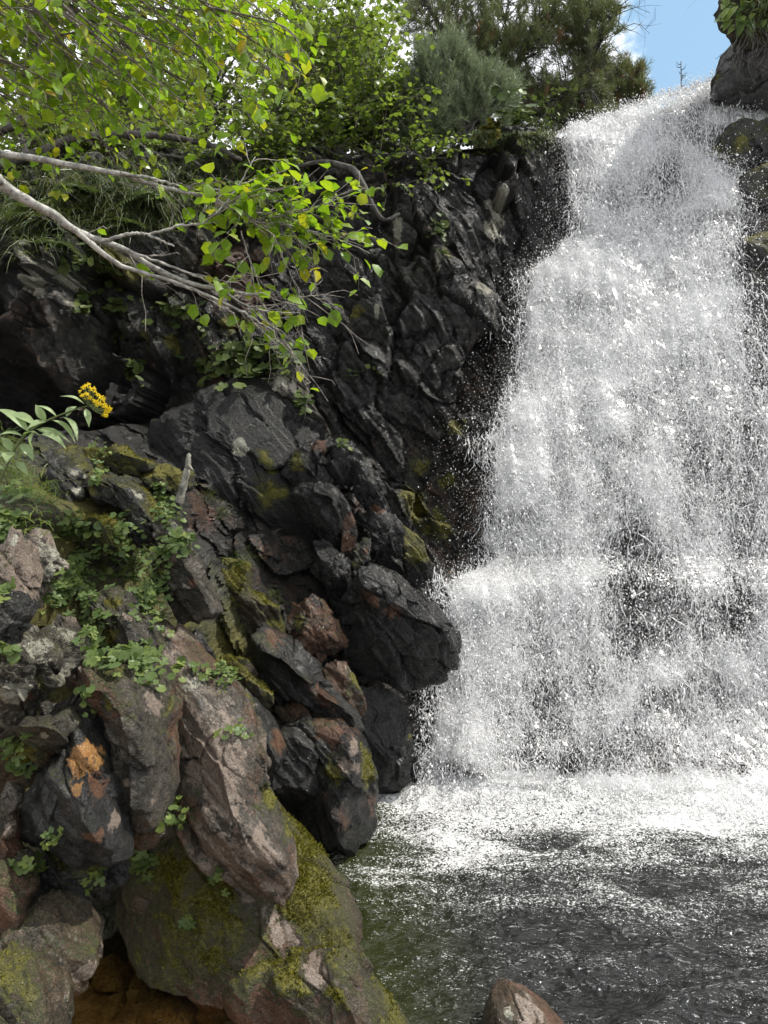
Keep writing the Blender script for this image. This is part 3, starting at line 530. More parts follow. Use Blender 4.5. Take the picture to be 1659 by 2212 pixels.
# --- left edge
rock('tall pale lichen crusted rock blade at the left edge', 'Z4', [(-60, 200), (20, 90), (60, 10), (86, 60), (92, 180), (130, 300), (110, 370), (60, 440), (0, 500), (-80, 460)], 2.2, .2, (50, 200), 1.4, 'dry', .1, pink=.55, name='rock', group=G1, patches=[('pink', 50, 150, 90, .5, 20), ('pale', 60, 60, 30, .5, 0)])
rock('knobbly pale pink rock behind the tall rock blade', 'Z4', [(100, 200), (110, 60), (150, 20), (190, 40), (215, 110), (245, 170), (240, 210), (195, 220), (180, 310), (135, 320)], 2.45, .16, None, 1.6, 'dry', .2, pink=.5, pale=.2, group=G1, patches=[('moss', 165, 60, 30, .4, 0)], tuft=20000)
rock('dark stone in the hollow under the tall rock blade', 'Z4', [(-60, 330), (30, 290), (110, 320), (110, 380), (60, 450), (0, 510), (-60, 500)], 2.12, .16, None, 1.7, 'dark', .1, group=G1)
rock('tilted striated brown slab below the leafy gully', 'Z4', [(228, 520), (235, 385), (262, 420), (300, 490), (365, 560), (412, 640), (408, 712), (335, 690), (262, 630)], 2.6, .16, None, 1.5, 'dry', .08, pink=.38, name='rock_slab', ridge=[(250, 410), (310, 510), (385, 620), (395, 690)], group=G1, strata=1.6)
rock('boulder crusted with white lichen at the left edge', 'Z4', [(-80, 570), (0, 500), (95, 450), (180, 474), (226, 545), (216, 640), (172, 695), (155, 745), (100, 812), (40, 850), (-80, 830)], 2.25, .28, (120, 560), 1.7, 'dry', .1, pale=.4, ridge=[(20, 520), (95, 475), (180, 500), (205, 570), (180, 660)], prof=.6, group=G1, n=180, m=100, patches=[('pale', 50, 700, 65, 1, 0), ('pale', 150, 520, 50, 1, 0), ('red', 115, 710, 45, 1, 0), ('moss', 180, 660, 40, 1, 0)])
rock('dark oblong boulder with a cream capped end under the lichen crusted one', 'Z4', [(-60, 900), (60, 850), (200, 765), (330, 738), (382, 780), (365, 870), (290, 925), (235, 1010), (100, 1095), (-60, 1150)], 2.2, .25, (240, 830), 1.6, 'dry', .2, red=.15, ridge=[(60, 870), (200, 785), (330, 755), (360, 800)], group=G1, tuft=9000, patches=[('pale', 270, 800, 60, 1, 20), ('moss', 100, 950, 80, 1.5, 30), ('red', 180, 980, 40, .8, 0), ('pale', 185, 870, 22, 1, 0)])
rock('dark boulder marked with a bright orange patch and a tan ring', 'Z5', [(80, 330), (100, 230), (200, 60), (300, -40), (345, -120), (385, -90), (440, -20), (472, 90), (502, 200), (542, 360), (540, 395), (440, 435), (350, 458), (270, 405), (160, 345)], 2.15, .26, (370, 60), 1.5, 'dark', .08, ridge=[(350, -95), (425, -10), (455, 90), (485, 210), (510, 340)], group=G1, n=190, m=104, facet=.9, rough=.7, patches=[('orange', 355, 35, 62, 1.5, -25), ('orange', 410, 50, 40, 1., -40), ('orange', 318, 155, 40, .85, 0), ('red', 400, 160, 60, 1, 0), ('pink', 480, 300, 45, 1.2, 20), ('red', 390, 370, 40, 1.4, 0), ('pale', 355, 275, 24, .7, 0), ('moss', 310, -30, 50, 1, 20)])
rock('rounded dark boulder with brown blotches right of the orange patched one', 'Z5', [(420, -60), (372, -300), (440, -370), (560, -350), (640, -270), (692, -150), (705, 0), (712, 140), (690, 220), (640, 365), (585, 375), (540, 330), (500, 190), (468, 60)], 2.35, .28, (570, -120), 1.7, 'dry', .35, red=.4, ridge=[(440, -345), (560, -325), (630, -240), (665, -120), (670, 30), (665, 180)], prof=.6, group=G1, n=190, m=104, rough=.7, tuft=8000, patches=[('red', 540, -80, 60, 1, 60), ('pink', 525, 130, 25, 1, 0), ('moss', 450, -200, 50, .7, 0), ('pink', 640, 220, 22, .8, 0), ('moss', 520, 300, 50, 1, 0), ('pink', 640, -200, 30, 2, -60)])
rock('pinkish brown rock rib running down the middle of the bank', 'Z5', [(490, -480), (560, -510), (640, -530), (710, -510), (780, -440), (855, -370), (935, -280), (1010, -195), (1060, -110), (1088, 0), (1085, 130), (1140, 260), (1190, 350), (1205, 480), (1170, 600), (1080, 610), (985, 560), (880, 470), (790, 340), (725, 210), (705, 60), (700, -100), (670, -290), (600, -400)], 2.90, .27, (860, 0), 1.5, 'dry', .22, pink=.45, red=.4, group=G1, n=280, m=160, strata=2., rough=.5, lean=.44, ridge=[(600, -490), (720, -440), (860, -260), (960, -80), (1010, 100), (1070, 300), (1130, 480)], prof=.5, tuft=9000, patches=[('pink', 900, 100, 150, 1.8, -70), ('pink', 1080, 420, 70, 2., -50), ('moss', 1110, 200, 50, 1.8, -60), ('moss', 640, -440, 30, 2, 0), ('moss', 830, 330, 60, 1, -40), ('moss', 1185, 330, 30, 2.6, -40), ('pale', 800, -280, 25, 2, 0)])
rock('second rib of brown rock split from the first by a long crack', 'Z5', [(800, -400), (870, -370), (960, -290), (1030, -210), (1060, -100), (1075, 60), (1110, 220), (1040, 160), (990, 20), (940, -100), (880, -220), (800, -320)], 3.08, .2, None, 1.5, 'dry', .15, pink=.3, red=.2, lean=.5, group=G1, n=190, m=100, strata=1.6, rough=.6, tuft=16000, patches=[('orange', 1040, 110, 40, .8, 0), ('moss', 1020, -180, 50, 1.4, -60), ('moss', 1080, 190, 50, 1.6, -70)])
rock('great mossy slab sloping into the pool in front', 'Z5', [(430, 730), (445, 680), (500, 540), (560, 430), (660, 340), (760, 220), (900, 160), (1060, 160), (1150, 270), (1210, 345), (1290, 450), (1360, 530), (1425, 600), (1490, 720), (1500, 800), (1430, 850), (1500, 900), (1590, 1000), (1680, 1140), (1720, 1290), (1250, 1290), (1090, 1130), (950, 1040), (830, 935), (600, 905), (530, 835)], 2.96, .52, (1060, 700), 1.5, 'brown', .5, red=.4, group=G1, n=360, m=210, rough=.4, lean=.42, ridge=[(980, 200), (1040, 420), (1060, 560), (1160, 720), (1290, 880), (1430, 1000), (1560, 1220)], prof=.48, grow=1.0, tuft=60000, patches=[('moss', 860, 620, 150, 1.3, 45), ('moss', 1210, 640, 140, 1.4, -20), ('moss', 960, 560, 100, 2., 20), ('pink', 1160, 760, 40, 3., -48), ('pink', 1320, 900, 45, 1.6, -30), ('red', 1100, 850, 150, 1.3, -30), ('moss', 1200, 520, 90, 1.4, -70), ('red', 1350, 640, 80, 1.6, -50), ('moss', 700, 520, 120, 1.5, 20), ('red', 860, 800, 60, 1.5, 10), ('moss', 900, 840, 110, 1.4, 50), ('pink', 1000, 560, 30, 2, -30), ('moss', 1240, 940, 90, 1.6, -30), ('moss', 1380, 1000, 60, 1.6, -40), ('pink', 1060, 600, 25, 2.5, 0)])
rock('low brown mossy toe of rock entering the pool at the bottom edge', 'Z5', [(960, 1000), (1060, 930), (1220, 850), (1400, 850), (1480, 905), (1555, 1000), (1630, 1110), (1670, 1200), (1690, 1330), (1050, 1330), (980, 1140)], 2.50, .16, (1300, 1060), 1.6, 'brown', .5, red=.45, group=G1, n=220, m=120, rough=.5, ridge=[(1180, 880), (1330, 960), (1480, 1080), (1580, 1250)], prof=.5, tuft=30000, patches=[('moss', 1240, 950, 90, 1.6, -30), ('moss', 1400, 1010, 60, 1.6, -40), ('pink', 1300, 890, 40, 2.4, -45), ('red', 1150, 1000, 80, 1.2, 0)])
# --- bottom left corner
rock('reddish stone at the left edge below the oblong boulder', 'Z5', [(-60, 290), (0, 255), (50, 280), (78, 360), (60, 425), (0, 445), (-60, 430)], 2.05, .15, None, 1.7, 'brown', .1, red=.5, group=G1, patches=[('pink', 40, 330, 30, 1, 0)])
rock('ochre tipped little stone at the left edge', 'Z5', [(20, 180), (45, 140), (72, 165), (75, 215), (50, 235), (28, 220)], 2.02, .07, None, 1.8, 'dry', 0, group=G1, patches=[('orange', 50, 185, 40, .8, 0)])
rock('small pinkish stone between the reddish stone and the dark mossy rock', 'Z5', [(20, 460), (60, 425), (105, 420), (125, 470), (70, 515), (10, 495)], 2.05, .1, None, 1.7, 'dry', .1, pink=.5, group=G1)
rock('dark mossy rock below the orange patched boulder', 'Z5', [(80, 400), (200, 385), (330, 445), (400, 560), (430, 610), (385, 655), (340, 600), (290, 540), (190, 520), (110, 500)], 2.2, .2, None, 1.6, 'dark', .55, group=G1, tuft=9000, patches=[('red', 310, 430, 20, 1.6, 0)])
rock('black pitted rock over the gap beside the brown corner boulder', 'Z5', [(100, 560), (190, 510), (300, 540), (345, 600), (340, 710), (270, 718), (215, 650), (130, 625)], 2.18, .18, None, 1.5, 'dark', .1, group=G1, patches=[('pink', 290, 580, 35, 1.3, -40)])
rock('bluish grey stone behind the green rosette', 'Z5', [(370, 520), (385, 465), (485, 455), (515, 500), (485, 570), (400, 610)], 2.35, .13, None, 1.8, 'dark', .05, group=G1)
rock('small tan stone at the head of the shallow inlet', 'Z5', [(370, 760), (385, 700), (412, 705), (420, 740), (410, 800), (375, 805)], 2.35, .09, None, 1.8, 'dry', .1, pink=.3, group=G1)
rock('ochre edged sliver of rock at the shallow inlet', 'Z5', [(340, 780), (360, 765), (400, 860), (395, 900), (370, 890)], 2.3, .08, None, 1.8, 'dry', 0, pink=.4, name='rock', group=G1, patches=[('orange', 385, 850, 50, .5, 30)])
rock('brown rounded boulder at the left edge above the corner', 'Z5', [(-80, 460), (0, 478), (60, 528), (108, 592), (104, 690), (20, 745), (-80, 760)], 1.98, .2, None, 1.9, 'brown', .15, red=.35, group=G1, grow=1.0, rough=.6, tuft=8000)
rock('large brown algae coated boulder by the shallow inlet', 'Z5', [(-80, 760), (60, 715), (105, 645), (185, 636), (255, 700), (335, 780), (392, 860), (388, 935), (345, 1000), (280, 1040), (170, 1010), (70, 930), (-80, 880)], 2.02, .26, (200, 780), 1.8, 'brown', .3, red=.3, group=G1, n=200, m=110, grow=1.0, rough=.5, tuft=12000, patches=[('pink', 110, 910, 40, 1.6, -40), ('pink', 330, 930, 45, 1.3, -30)])
rock('green brown boulder cut off by the bottom left corner', 'Z5', [(-80, 880), (0, 850), (110, 900), (205, 962), (262, 1040), (285, 1140), (260, 1250), (-80, 1250)], 1.82, .24, (100, 1010), 1.9, 'brown', .4, red=.15, group=G1, n=190, m=100, grow=1.0, rough=.5, tuft=14000)
rock('smooth brown boulder poking out of the pool at the bottom edge', 'F', [(1040, 2250), (1058, 2187), (1070, 2162), (1100, 2150), (1140, 2157), (1185, 2187), (1215, 2222), (1240, 2260), (1250, 2320), (1030, 2320)], 2.45, .22, (1125, 2222), 2., 'brown', .05, red=.3, n=180, m=100, rough=.4, facet=.5, patches=[('pink', 1140, 2180, 24, 1.6, -40), ('pale', 1100, 2190, 10, 1, 0)])
# --- stones under the shallow water, right bank and top right
for k_, (lb, poly, dd) in enumerate([('round orange stone under the shallow water at the bottom edge', [(560, 1130), (620, 1060), (720, 1030), (800, 1080), (820, 1180), (700, 1230), (580, 1210)], 2.75), ('tan oval stone under the shallow water by the brown boulder', [(470, 1000), (500, 985), (540, 995), (545, 1020), (510, 1035), (475, 1025)], 2.95), ('grey brown flat stone under the shallow water', [(520, 1040), (580, 1010), (650, 1030), (640, 1070), (560, 1075)], 2.9), ('ochre ledge under the water at the head of the inlet', [(390, 900), (440, 880), (520, 940), (540, 975), (450, 985), (400, 960)], 2.95), ('small pale stone under the water close to the ochre ledge', [(560, 950), (600, 935), (640, 950), (630, 985), (575, 985)], 2.98), ('dark flat stone under the water beside the round orange stone', [(820, 1060), (900, 1030), (960, 1080), (900, 1120), (830, 1110)], 2.78), ('egg shaped tan stone under the water left of the round orange stone', [(430, 1060), (490, 1050), (510, 1090), (470, 1120), (425, 1100)], 2.8), ('little orange stone under the water in the middle of the inlet', [(660, 985), (705, 975), (725, 1005), (690, 1025), (655, 1010)], 2.92)]):
    rock(lb, 'Z5', poly, dd, .14, None, 2., 'sub', 0, name='submerged_stone', cat='stone', group='stones under the shallow water', rough=.35, facet=.4, n=90, m=50)
rock('steep grey rock wall with a blue sheen at the lip of the waterfall', 'F', [(1538, 215), (1545, 170), (1562, 118), (1600, 78), (1640, 52), (1720, 30), (1860, 60), (1900, 220), (1800, 262), (1690, 240), (1620, 222)], 7.55, .55, (1640, 150), 1.6, 'grey', .2, group=G3, n=200, m=110, lean=.1, rough=.5, facet=.45, patches=[('moss', 1552, 165, 14, .8, 0), ('red', 1635, 90, 16, 1.5, 0)])
rock('grey wet rock face under thin water at the right edge below the mossy rocks', 'F', [(1572, 700), (1600, 600), (1660, 560), (1790, 540), (1810, 940), (1700, 980), (1610, 900)], 6.42, .22, None, 1.9, 'dark', .25, group='mossy rocks in the waterfall', rough=.6)
rock('grey rock rib under thin water at the right edge below the grey rock wall', 'F', [(1500, 330), (1580, 270), (1660, 262), (1780, 260), (1790, 350), (1640, 352), (1560, 400)], 7.1, .2, None, 1.8, 'dark', .5, group='mossy rocks in the waterfall', rough=.7, patches=[('moss', 1600, 310, 30, 1.5, 20)])
rock('mossy green rock washed by thin water at the right edge', 'F', [(1605, 370), (1660, 355), (1760, 350), (1780, 470), (1700, 465), (1612, 452)], 6.64, .2, None, 2., 'wet', .6, group='mossy rocks in the waterfall', rough=.5)
rock('lower mossy green rock washed by thin water at the right edge', 'F', [(1618, 500), (1680, 485), (1780, 480), (1790, 640), (1700, 625), (1625, 590)], 6.42, .2, None, 2., 'wet', .6, group='mossy rocks in the waterfall', rough=.5)
bpy.context.view_layer.update()
#NEXT
# ------------------------------------------------------------------ the waterfall
for o, *_ in ROCKS.values(): o['kind'] = 'thing'
def water_white(n, alpha, rough_b=None):
    d = n.n('ShaderNodeBsdfDiffuse', {'Color': (.95, .95, .955, 1)}); t = n.n('ShaderNodeBsdfTranslucent', {'Color': (.95, .96, .965, 1)})
    m = n.n('ShaderNodeMixShader', {0: .5, 1: d.outputs[0], 2: t.outputs[0]})
    g = n.n('ShaderNodeBsdfGlossy', {'Color': (1, 1, 1, 1), 'Roughness': .2})
    m2 = n.n('ShaderNodeMixShader', {0: .07, 1: m.outputs[0], 2: g.outputs[0]})
    if rough_b is not None: n.set(d, 'Normal', rough_b)
    if alpha is None: return m2.outputs[0]
    tr = n.n('ShaderNodeBsdfTransparent')
    return n.n('ShaderNodeMixShader', {0: alpha, 1: tr.outputs[0], 2: m2.outputs[0]}).outputs[0]
n = NT('falling_water')
v1 = n.mapped((1, 1, .42)); a1 = n.noise(42, 5, .75, v1, 1.2); a2 = n.noise(9, 4, .6, n.mapped((1, 1, .4))); a3 = n.noise(130, 3, .7, n.mapped((1, 1, .6)))
s_ = n.math('ADD', n.math('MULTIPLY', n.math('SUBTRACT', a1, .5), 1.5), n.math('ADD', n.math('MULTIPLY', n.math('SUBTRACT', a2, .5), .9), n.math('MULTIPLY', n.math('SUBTRACT', a3, .5), 1.7)))
s_ = n.math('ADD', s_, n.attr('flow'))
w1 = n.noise(20, 4, .6, n.mapped((1, 1, .5)), 2.2); w2 = n.noise(46, 3, .6, n.mapped((1, 1, .6)), 1.6)
fil = n.math('MAXIMUM', n.step(n.math('ABSOLUTE', n.math('SUBTRACT', w1, .5)), .035, .0), n.math('MULTIPLY', n.step(n.math('ABSOLUTE', n.math('SUBTRACT', w2, .5)), .05, .0), .8))
s_ = n.math('ADD', s_, n.math('SUBTRACT', n.math('MULTIPLY', fil, .46), .12))
M['fall'] = n.done(water_white(n, n.step(s_, .36, .52, 0., .96), n.bump(a1, .8, .03)))
n = NT('water_drop'); M['drop'] = n.done(water_white(n, None))

HOLES = [(1370, 1330, 75, 120, -.36), (1350, 1180, 60, 60, -.22), (1610, 1190, 55, 190, -.30), (1635, 760, 42, 190, -.34), (1640, 560, 45, 90, -.2), (1640, 410, 60, 60, -.5), (1650, 545, 50, 70, -.45), (1440, 365, 36, 50, -.38), (1330, 425, 90, 25, -.12), (1560, 285, 90, 28, -.42), (1500, 240, 26, 22, -.4), (1330, 820, 70, 30, .2), (1490, 690, 80, 30, .25), (1560, 640, 60, 25, .2), (1300, 620, 90, 30, .2), (1400, 330, 60, 40, .2),
         (1470, 1500, 80, 70, -.2), (1110, 1650, 110, 45, -.38), (1340, 1620, 120, 45, -.28), (1230, 960, 60, 60, -.1), (1290, 1480, 70, 60, -.15), (1560, 1330, 60, 60, -.35), (1380, 880, 40, 60, -.2), (1250, 650, 80, 30, -.12), (1180, 1500, 50, 80, -.12), (1450, 800, 40, 60, -.1), (1500, 1000, 50, 80, -.18), (1400, 640, 60, 30, -.1), (1240, 500, 25, 40, -.2), (1580, 1660, 60, 40, -.25),
         (1290, 330, 90, 50, .3), (1260, 570, 110, 70, .3), (1430, 760, 110, 60, .28), (1150, 900, 80, 50, .3), (1050, 1275, 90, 40, .35), (1000, 1570, 80, 80, .3), (1190, 1060, 110, 110, .15), (1420, 540, 100, 60, .12), (1500, 680, 60, 40, .2), (1250, 800, 80, 60, .1), (1600, 1500, 60, 70, .12), (1430, 1050, 50, 90, .15), (1050, 1420, 80, 80, .15), (1250, 1690, 420, 16, .35), (960, 1660, 40, 60, .1)]
def ledge_phase(p):
    """0 just above the edge of a ledge, rising to 1 under the next ledge up"""
    q = (p[:, 2] - .30 * p[:, 0] + .75 * fbm(p * np.array([.9, .2, .6]), 4, 101)) / .9; return q - np.floor(q)
def flow_density(p):
    q = proj(p); r = np.full(len(p), .44)
    for (cx, cy, sx, sy, a) in HOLES: r = r + a * np.exp(-((q[:, 0] - cx) / sx) ** 2 - ((q[:, 1] - cy) / sy) ** 2)
    ph = ledge_phase(p); mk = sstep(-.2, .3, fbm(p * np.array([1.3, .3, 1.]), 3, 103)); r = r + mk * (.24 * np.exp(-((ph - .12) / .2) ** 2) - .16 * sstep(.5, .95, ph) * (1 - sstep(.95, 1., ph)))
    return np.clip(r + .18 * fbm(p * np.array([3., 1, 1.6]), 3, 88), 0.12, 1.1)
fr_py = np.array(FALL)
RL = np.array([P(c[1], c[0], c[2]) for c in FALL]); RR = np.array([P(c[4], c[3], c[5]) for c in FALL])
leng = np.r_[0, np.cumsum(np.linalg.norm((RL + RR)[1:] / 2 - (RL + RR)[:-1] / 2, axis=1))]; leng /= leng[-1]
def fall_pt(s, t):
    L = np.stack([np.interp(t, leng, RL[:, k]) for k in range(3)], 1); R = np.stack([np.interp(t, leng, RR[:, k]) for k in range(3)], 1)
    p = L + (R - L) * s[:, None]
    ph = ledge_phase(p); led = .13 * ((1 - ph) ** 1.3 - .4) * sstep(-.15, .35, fbm(p * np.array([1.3, .3, 1.]), 3, 103)) * sstep(0, .12, ph) + .07 * fbm(p * np.array([1.6, .6, 1.4]), 3, 91) + .04 * ridged(p * np.array([3.2, 1, 1.]), 3, 93)
    p[:, 1] -= led; return p
mb = MB(); flows = []
for L_, (dy, th_) in enumerate([(0.02, 0.), (.10, -.16), (.17, -.26)]):
    ns, ntt = 230, 420
    s, t = np.meshgrid(np.linspace(0, 1, ns), np.linspace(0, 1, ntt)); s = s.ravel(); t = t.ravel()
    p = fall_pt(s, t); p[:, 1] -= dy * (.35 + .65 * sstep(0, .1, t)); p[:, 1] -= .035 * fbm(p * 7, 3, 95 + L_)
    edge = sstep(0, .045, s + .03 * fbm(p * 5, 2, 97)) 
    i = (np.arange(ntt - 1)[:, None] * ns + np.arange(ns - 1)[None]).ravel()
    mb.add(p, quads=np.stack([i, i + 1, i + ns + 1, i + ns], -1)); flows.append((flow_density(p) + th_) * edge + (edge - 1) * .6)
fall = mb.build('waterfall', M['fall'], attrs={'flow': np.concatenate(flows)})
tag(fall, 'white cascading waterfall pouring down the dark cliff into the pool', 'waterfall', kind='thing')
def drops(n_, seed):
    rg = np.random.default_rng(seed); out = []
    tot = 0
    while tot < n_:
        s, t = rg.random(n_) , rg.random(n_); p = fall_pt(s, t); k = rg.random(n_) < flow_density(p) ** 1.15 * .9 + .06
        s, t, p = s[k], t[k], p[k]; out.append((p, t)); tot += len(p)
    p = np.concatenate([a for a, b in out])[:n_]; t = np.concatenate([b for a, b in out])[:n_]
    p[:, 1] -= .03 + rg.exponential(.085, n_) * (.4 + .8 * sstep(0, .2, t)); p[:, 2] += rg.normal(size=n_) * .02; p[:, 0] += rg.normal(size=n_) * .02
    return p
rg = np.random.default_rng(5)
p = drops(150000, 5)
# flying spray off the left edge, the lip and the foot
m_ = 15000; t = rg.random(m_); q = fall_pt(np.zeros(m_), t); q[:, 0] += .05 - rg.exponential(.13, m_); q[:, 1] -= rg.normal(size=m_) * .12; q[:, 2] += rg.normal(size=m_) * .04
m2 = 6000; q2 = fall_pt(rg.random(m2), np.zeros(m2)); q2[:, 2] += rg.exponential(.035, m2) - .02; q2[:, 1] -= .05
m3 = 16000; q3 = fall_pt(rg.random(m3), np.full(m3, .97)); q3[:, 2] = WATER_Z + rg.exponential(.035, m3); q3[:, 1] -= rg.normal(size=m3) * .14 + .12
p = np.concatenate([p, q, q2, q3]); N = len(p)
r = np.exp(rg.normal(size=N) * .42) * .0029; big_ = rg.random(N) < .07; r[big_] *= 1.9; r[N - m3 - m2 - m_:N - m3 - m2] *= .62
st = rg.uniform(1., 2.3, N)
ax = unit(np.stack([rg.normal(size=N) * .25, -.15 + rg.normal(size=N) * .2, -np.ones(N)], 1)); sx = unit(np.cross(ax, [0, 1., 0.1])); sy = np.cross(ax, sx)
V = np.empty((N, 5, 3))
for k in range(3):
    an = k * 2.0944; V[:, k] = p + (sx * math.cos(an) + sy * math.sin(an)) * r[:, None]
V[:, 3] = p + ax * (r * st)[:, None]; V[:, 4] = p - ax * (r * st)[:, None]
k = np.arange(N)[:, None] * 5
T = np.concatenate([k + np.array([[a, (a + 1) % 3, e]]) if e == 3 else k + np.array([[(a + 1) % 3, a, e]]) for a in range(3) for e in (3, 4)])
tag(obj('spray', V.reshape(-1, 3), [T], M['drop'], parent=fall), kind='stuff')
# ropes of water thrown out of the sheet
mb = MB(); rg = np.random.default_rng(15)
start = drops(700, 21)
edge_pts = [(1040, 960, 5.85, 70), (1125, 610, 6.5, 45), (1100, 700, 6.3, 30), (940, 1265, 5.3, 50), (915, 1640, 4.85, 60), (950, 1560, 4.9, 40), (1230, 295, 7., 25), (1500, 180, 8., 20), (1610, 225, 7.5, 25)]
extra = [P(a, b, c) + rg.normal(size=3) * .07 for (a, b, c, m_) in edge_pts for _ in range(m_)]
for q in list(start) + extra:
    L = rg.uniform(.02, .075); v = unit(np.array([rg.normal() * .3 - .05, -.3 + rg.normal() * .3, rg.normal() * .4 - .8])); bend = rg.normal(size=3) * .25
    u = np.linspace(0, 1, 5)[:, None]; path = q + v * L * u + bend * L * u * u + np.array([0, 0, -.25]) * L * u * u
    mb.tube(path, np.array([.4, 1, .8, 1.1, .5]) * rg.uniform(.0016, .0042), 4)
rg = np.random.default_rng(25); ns_ = 7000; ss, tt = rg.random(ns_ * 3), rg.random(ns_ * 3); kk = rg.random(ns_ * 3) < flow_density(fall_pt(ss, tt)) * .9; ss, tt = ss[kk][:ns_], tt[kk][:ns_]
for s0, t0 in zip(ss, tt):
    L = rg.uniform(.03, .17); u = np.linspace(0, 1, 7); p0 = fall_pt(np.array([s0]), np.array([t0]))[0] - np.array([0, rg.uniform(.03, .18), 0])
    path = p0 + np.stack([rg.normal() * .05 * u + .008 * np.sin(u * rg.uniform(3, 9) + rg.random() * 6), -.22 * L * u - .01 * np.sin(u * rg.uniform(2, 7)), -L * u], 1)
    path[:, 2] = np.maximum(path[:, 2], WATER_Z)
    mb.tube(path, np.array([.3, .8, 1.1, .7, 1.0, .8, .3]) * rg.uniform(.0012, .0040), 4)
ss, tt = rg.random(6000), rg.random(6000); kk = rg.random(6000) < flow_density(fall_pt(ss, tt)); ss, tt = ss[kk][:1900], tt[kk][:1900]
for s0, t0 in zip(ss, tt):
    L = rg.uniform(.07, .26); u = np.linspace(0, 1, 11); p0 = fall_pt(np.array([s0]), np.array([t0]))[0] - np.array([0, rg.uniform(.02, .14), 0])
    path = p0 + np.stack([rg.normal() * .035 * u + .010 * np.sin(u * rg.uniform(4, 13) + rg.random() * 6), -.18 * L * u - .012 * np.sin(u * rg.uniform(3, 9)), -L * u], 1)
    path[:, 2] = np.maximum(path[:, 2], WATER_Z)
    mb.tube(path, np.clip(rg.normal(1, .35, 11), .3, 1.8) * rg.uniform(.0018, .0045), 4)
mb.build('water_rope', M['drop'], parent=fall); C.objects[-1]['kind'] = 'stuff'

# ------------------------------------------------------------------ the pool
ax_ = np.concatenate([np.linspace(-9, -1.75, 20), np.linspace(-1.7, 3.4, 640), np.linspace(3.5, 9, 16)])
ay_ = np.concatenate([np.linspace(-10, 1.5, 24), np.linspace(1.55, 5.25, 520)])
Xs, Ys = np.meshgrid(ax_, ay_); x = Xs.ravel(); y = Ys.ravel(); n0 = len(ax_); n1 = len(ay_)
foot = np.interp(x, [-1, .2, 2.85, 4], [4.75, 4.74, 4.42, 4.4]); dy = foot - y + .24 * fbm(np.stack([x * 2.0, y * 1.3, x * 0], 1), 4, 3)
near = np.exp(-np.clip(dy, 0, 9) / .8)
pp = np.stack([x, y * 1.9, x * 0], 1); wrp = np.stack([fbm(pp * 1.5, 2, 7), fbm(pp * 1.5, 2, 8), x * 0], 1)
h = .050 * (.5 + near) * fbm(pp * 2.6 + wrp * .5, 3, 1) + .034 * (.5 + near) * (ridged(pp * 5.5 + wrp * .8, 3, 2) - .5) + .007 * (.4 + 1.6 * near) * fbm(pp * 17, 3, 5)
h += .026 * sstep(1.2, 2.2, dy) * np.sin((y * 2.6 - x * 1.1 + .5 * fbm(pp * .9, 2, 14)) * 6.0) * sstep(.3, 1.2, x)
h += .045 * np.exp(-(dy / .2) ** 2) * (1 + .8 * fbm(pp * 5, 3, 9)) * sstep(-.1, .3, x)
h += .034 * np.exp(-np.clip(dy - .1, 0, 9) / .35) * (ridged(pp * np.array([7, 4, 1]) + wrp * 1.2, 3, 61) - .5) * sstep(-.1, .3, x)
calm = 1 - .88 * (1 - sstep(-.75, -.35, x)); h *= calm
foam = np.interp(dy, [-.5, .42, .75, 1.05, 1.5, 2.1, 2.6, 3.5], [1.15, 1.02, .80, .60, .38, .17, .08, .05]); foam *= sstep(-.55, .12, x + .25 * fbm(pp * 1.2, 2, 33));  # far tail leaves white specks, part floating bubbles, part painted glints
foam += .20 * sstep(.5, 1.2, dy) * (1 - sstep(1.5, 2.3, dy)) * (1 - sstep(.0, .9, x)) * sstep(-.5, -.2, x)
foam = foam * (.78 + .22 * sstep(-.2, .3, fbm(pp * 2.4 + wrp, 3, 44))) + .20 * fbm(pp * 2.4 + wrp, 4, 45) * (dy > .3) * sstep(-.6, -.2, x)
foam += .30 * (ridged(pp * np.array([1.6, 4.2, 1]) + wrp * 1.6, 3, 46) - .62) * sstep(.45, .8, dy) * (1 - .6 * sstep(1.6, 2.4, dy))
foam *= sstep(-.9, -.3, x)
i = (np.arange(n1 - 1)[:, None] * n0 + np.arange(n0 - 1)[None]).ravel()
n = NT('pool_water')
f1 = n.noise(34, 5, .72, n.mapped((1, 1.5, 1)), 1.0); f2 = n.noise(95, 2, .6, n.mapped((1, 1.5, 1)))
vo = n.n('ShaderNodeTexVoronoi', {'Vector': n.mapped((1, 1.3, 1)), 'Scale': 95.}).outputs['Distance']
s_ = n.math('ADD', n.math('MULTIPLY', n.math('SUBTRACT', f1, .5), 1.5), n.math('ADD', n.math('MULTIPLY', n.math('SUBTRACT', f2, .5), 1.4), n.math('MULTIPLY', n.math('SUBTRACT', .4, vo), .5)))
fm = n.step(n.math('ADD', s_, n.attr('foam')), .44, .88, 0., .97)
deep = n.step(n.n('ShaderNodeSeparateXYZ', {0: n.pos}).outputs[0], -.62, -.2); dstr = n.math('ADD', n.math('MULTIPLY', deep, .88), .12)
b1 = n.bump(n.noise(8, 2, .5, n.mapped((1, 2.1, 1)), .6), dstr, .14); b1 = n.bump(n.noise(23, 1.2, .5, n.mapped((1, 2.1, 1)), .6), n.math('MULTIPLY', dstr, .8), .030, b1)
fres = n.n('ShaderNodeFresnel', {'IOR': 1.33, 'Normal': b1})
gl = n.n('ShaderNodeBsdfGlossy', {'Color': (1, 1, 1, 1), 'Roughness': .03, 'Normal': b1})
deep = n.step(n.n('ShaderNodeSeparateXYZ', {0: n.pos}).outputs[0], -.62, -.2)
tr = n.n('ShaderNodeBsdfTransparent', {'Color': n.mix(deep, (.93, .82, .58), (.20, .22, .13))})
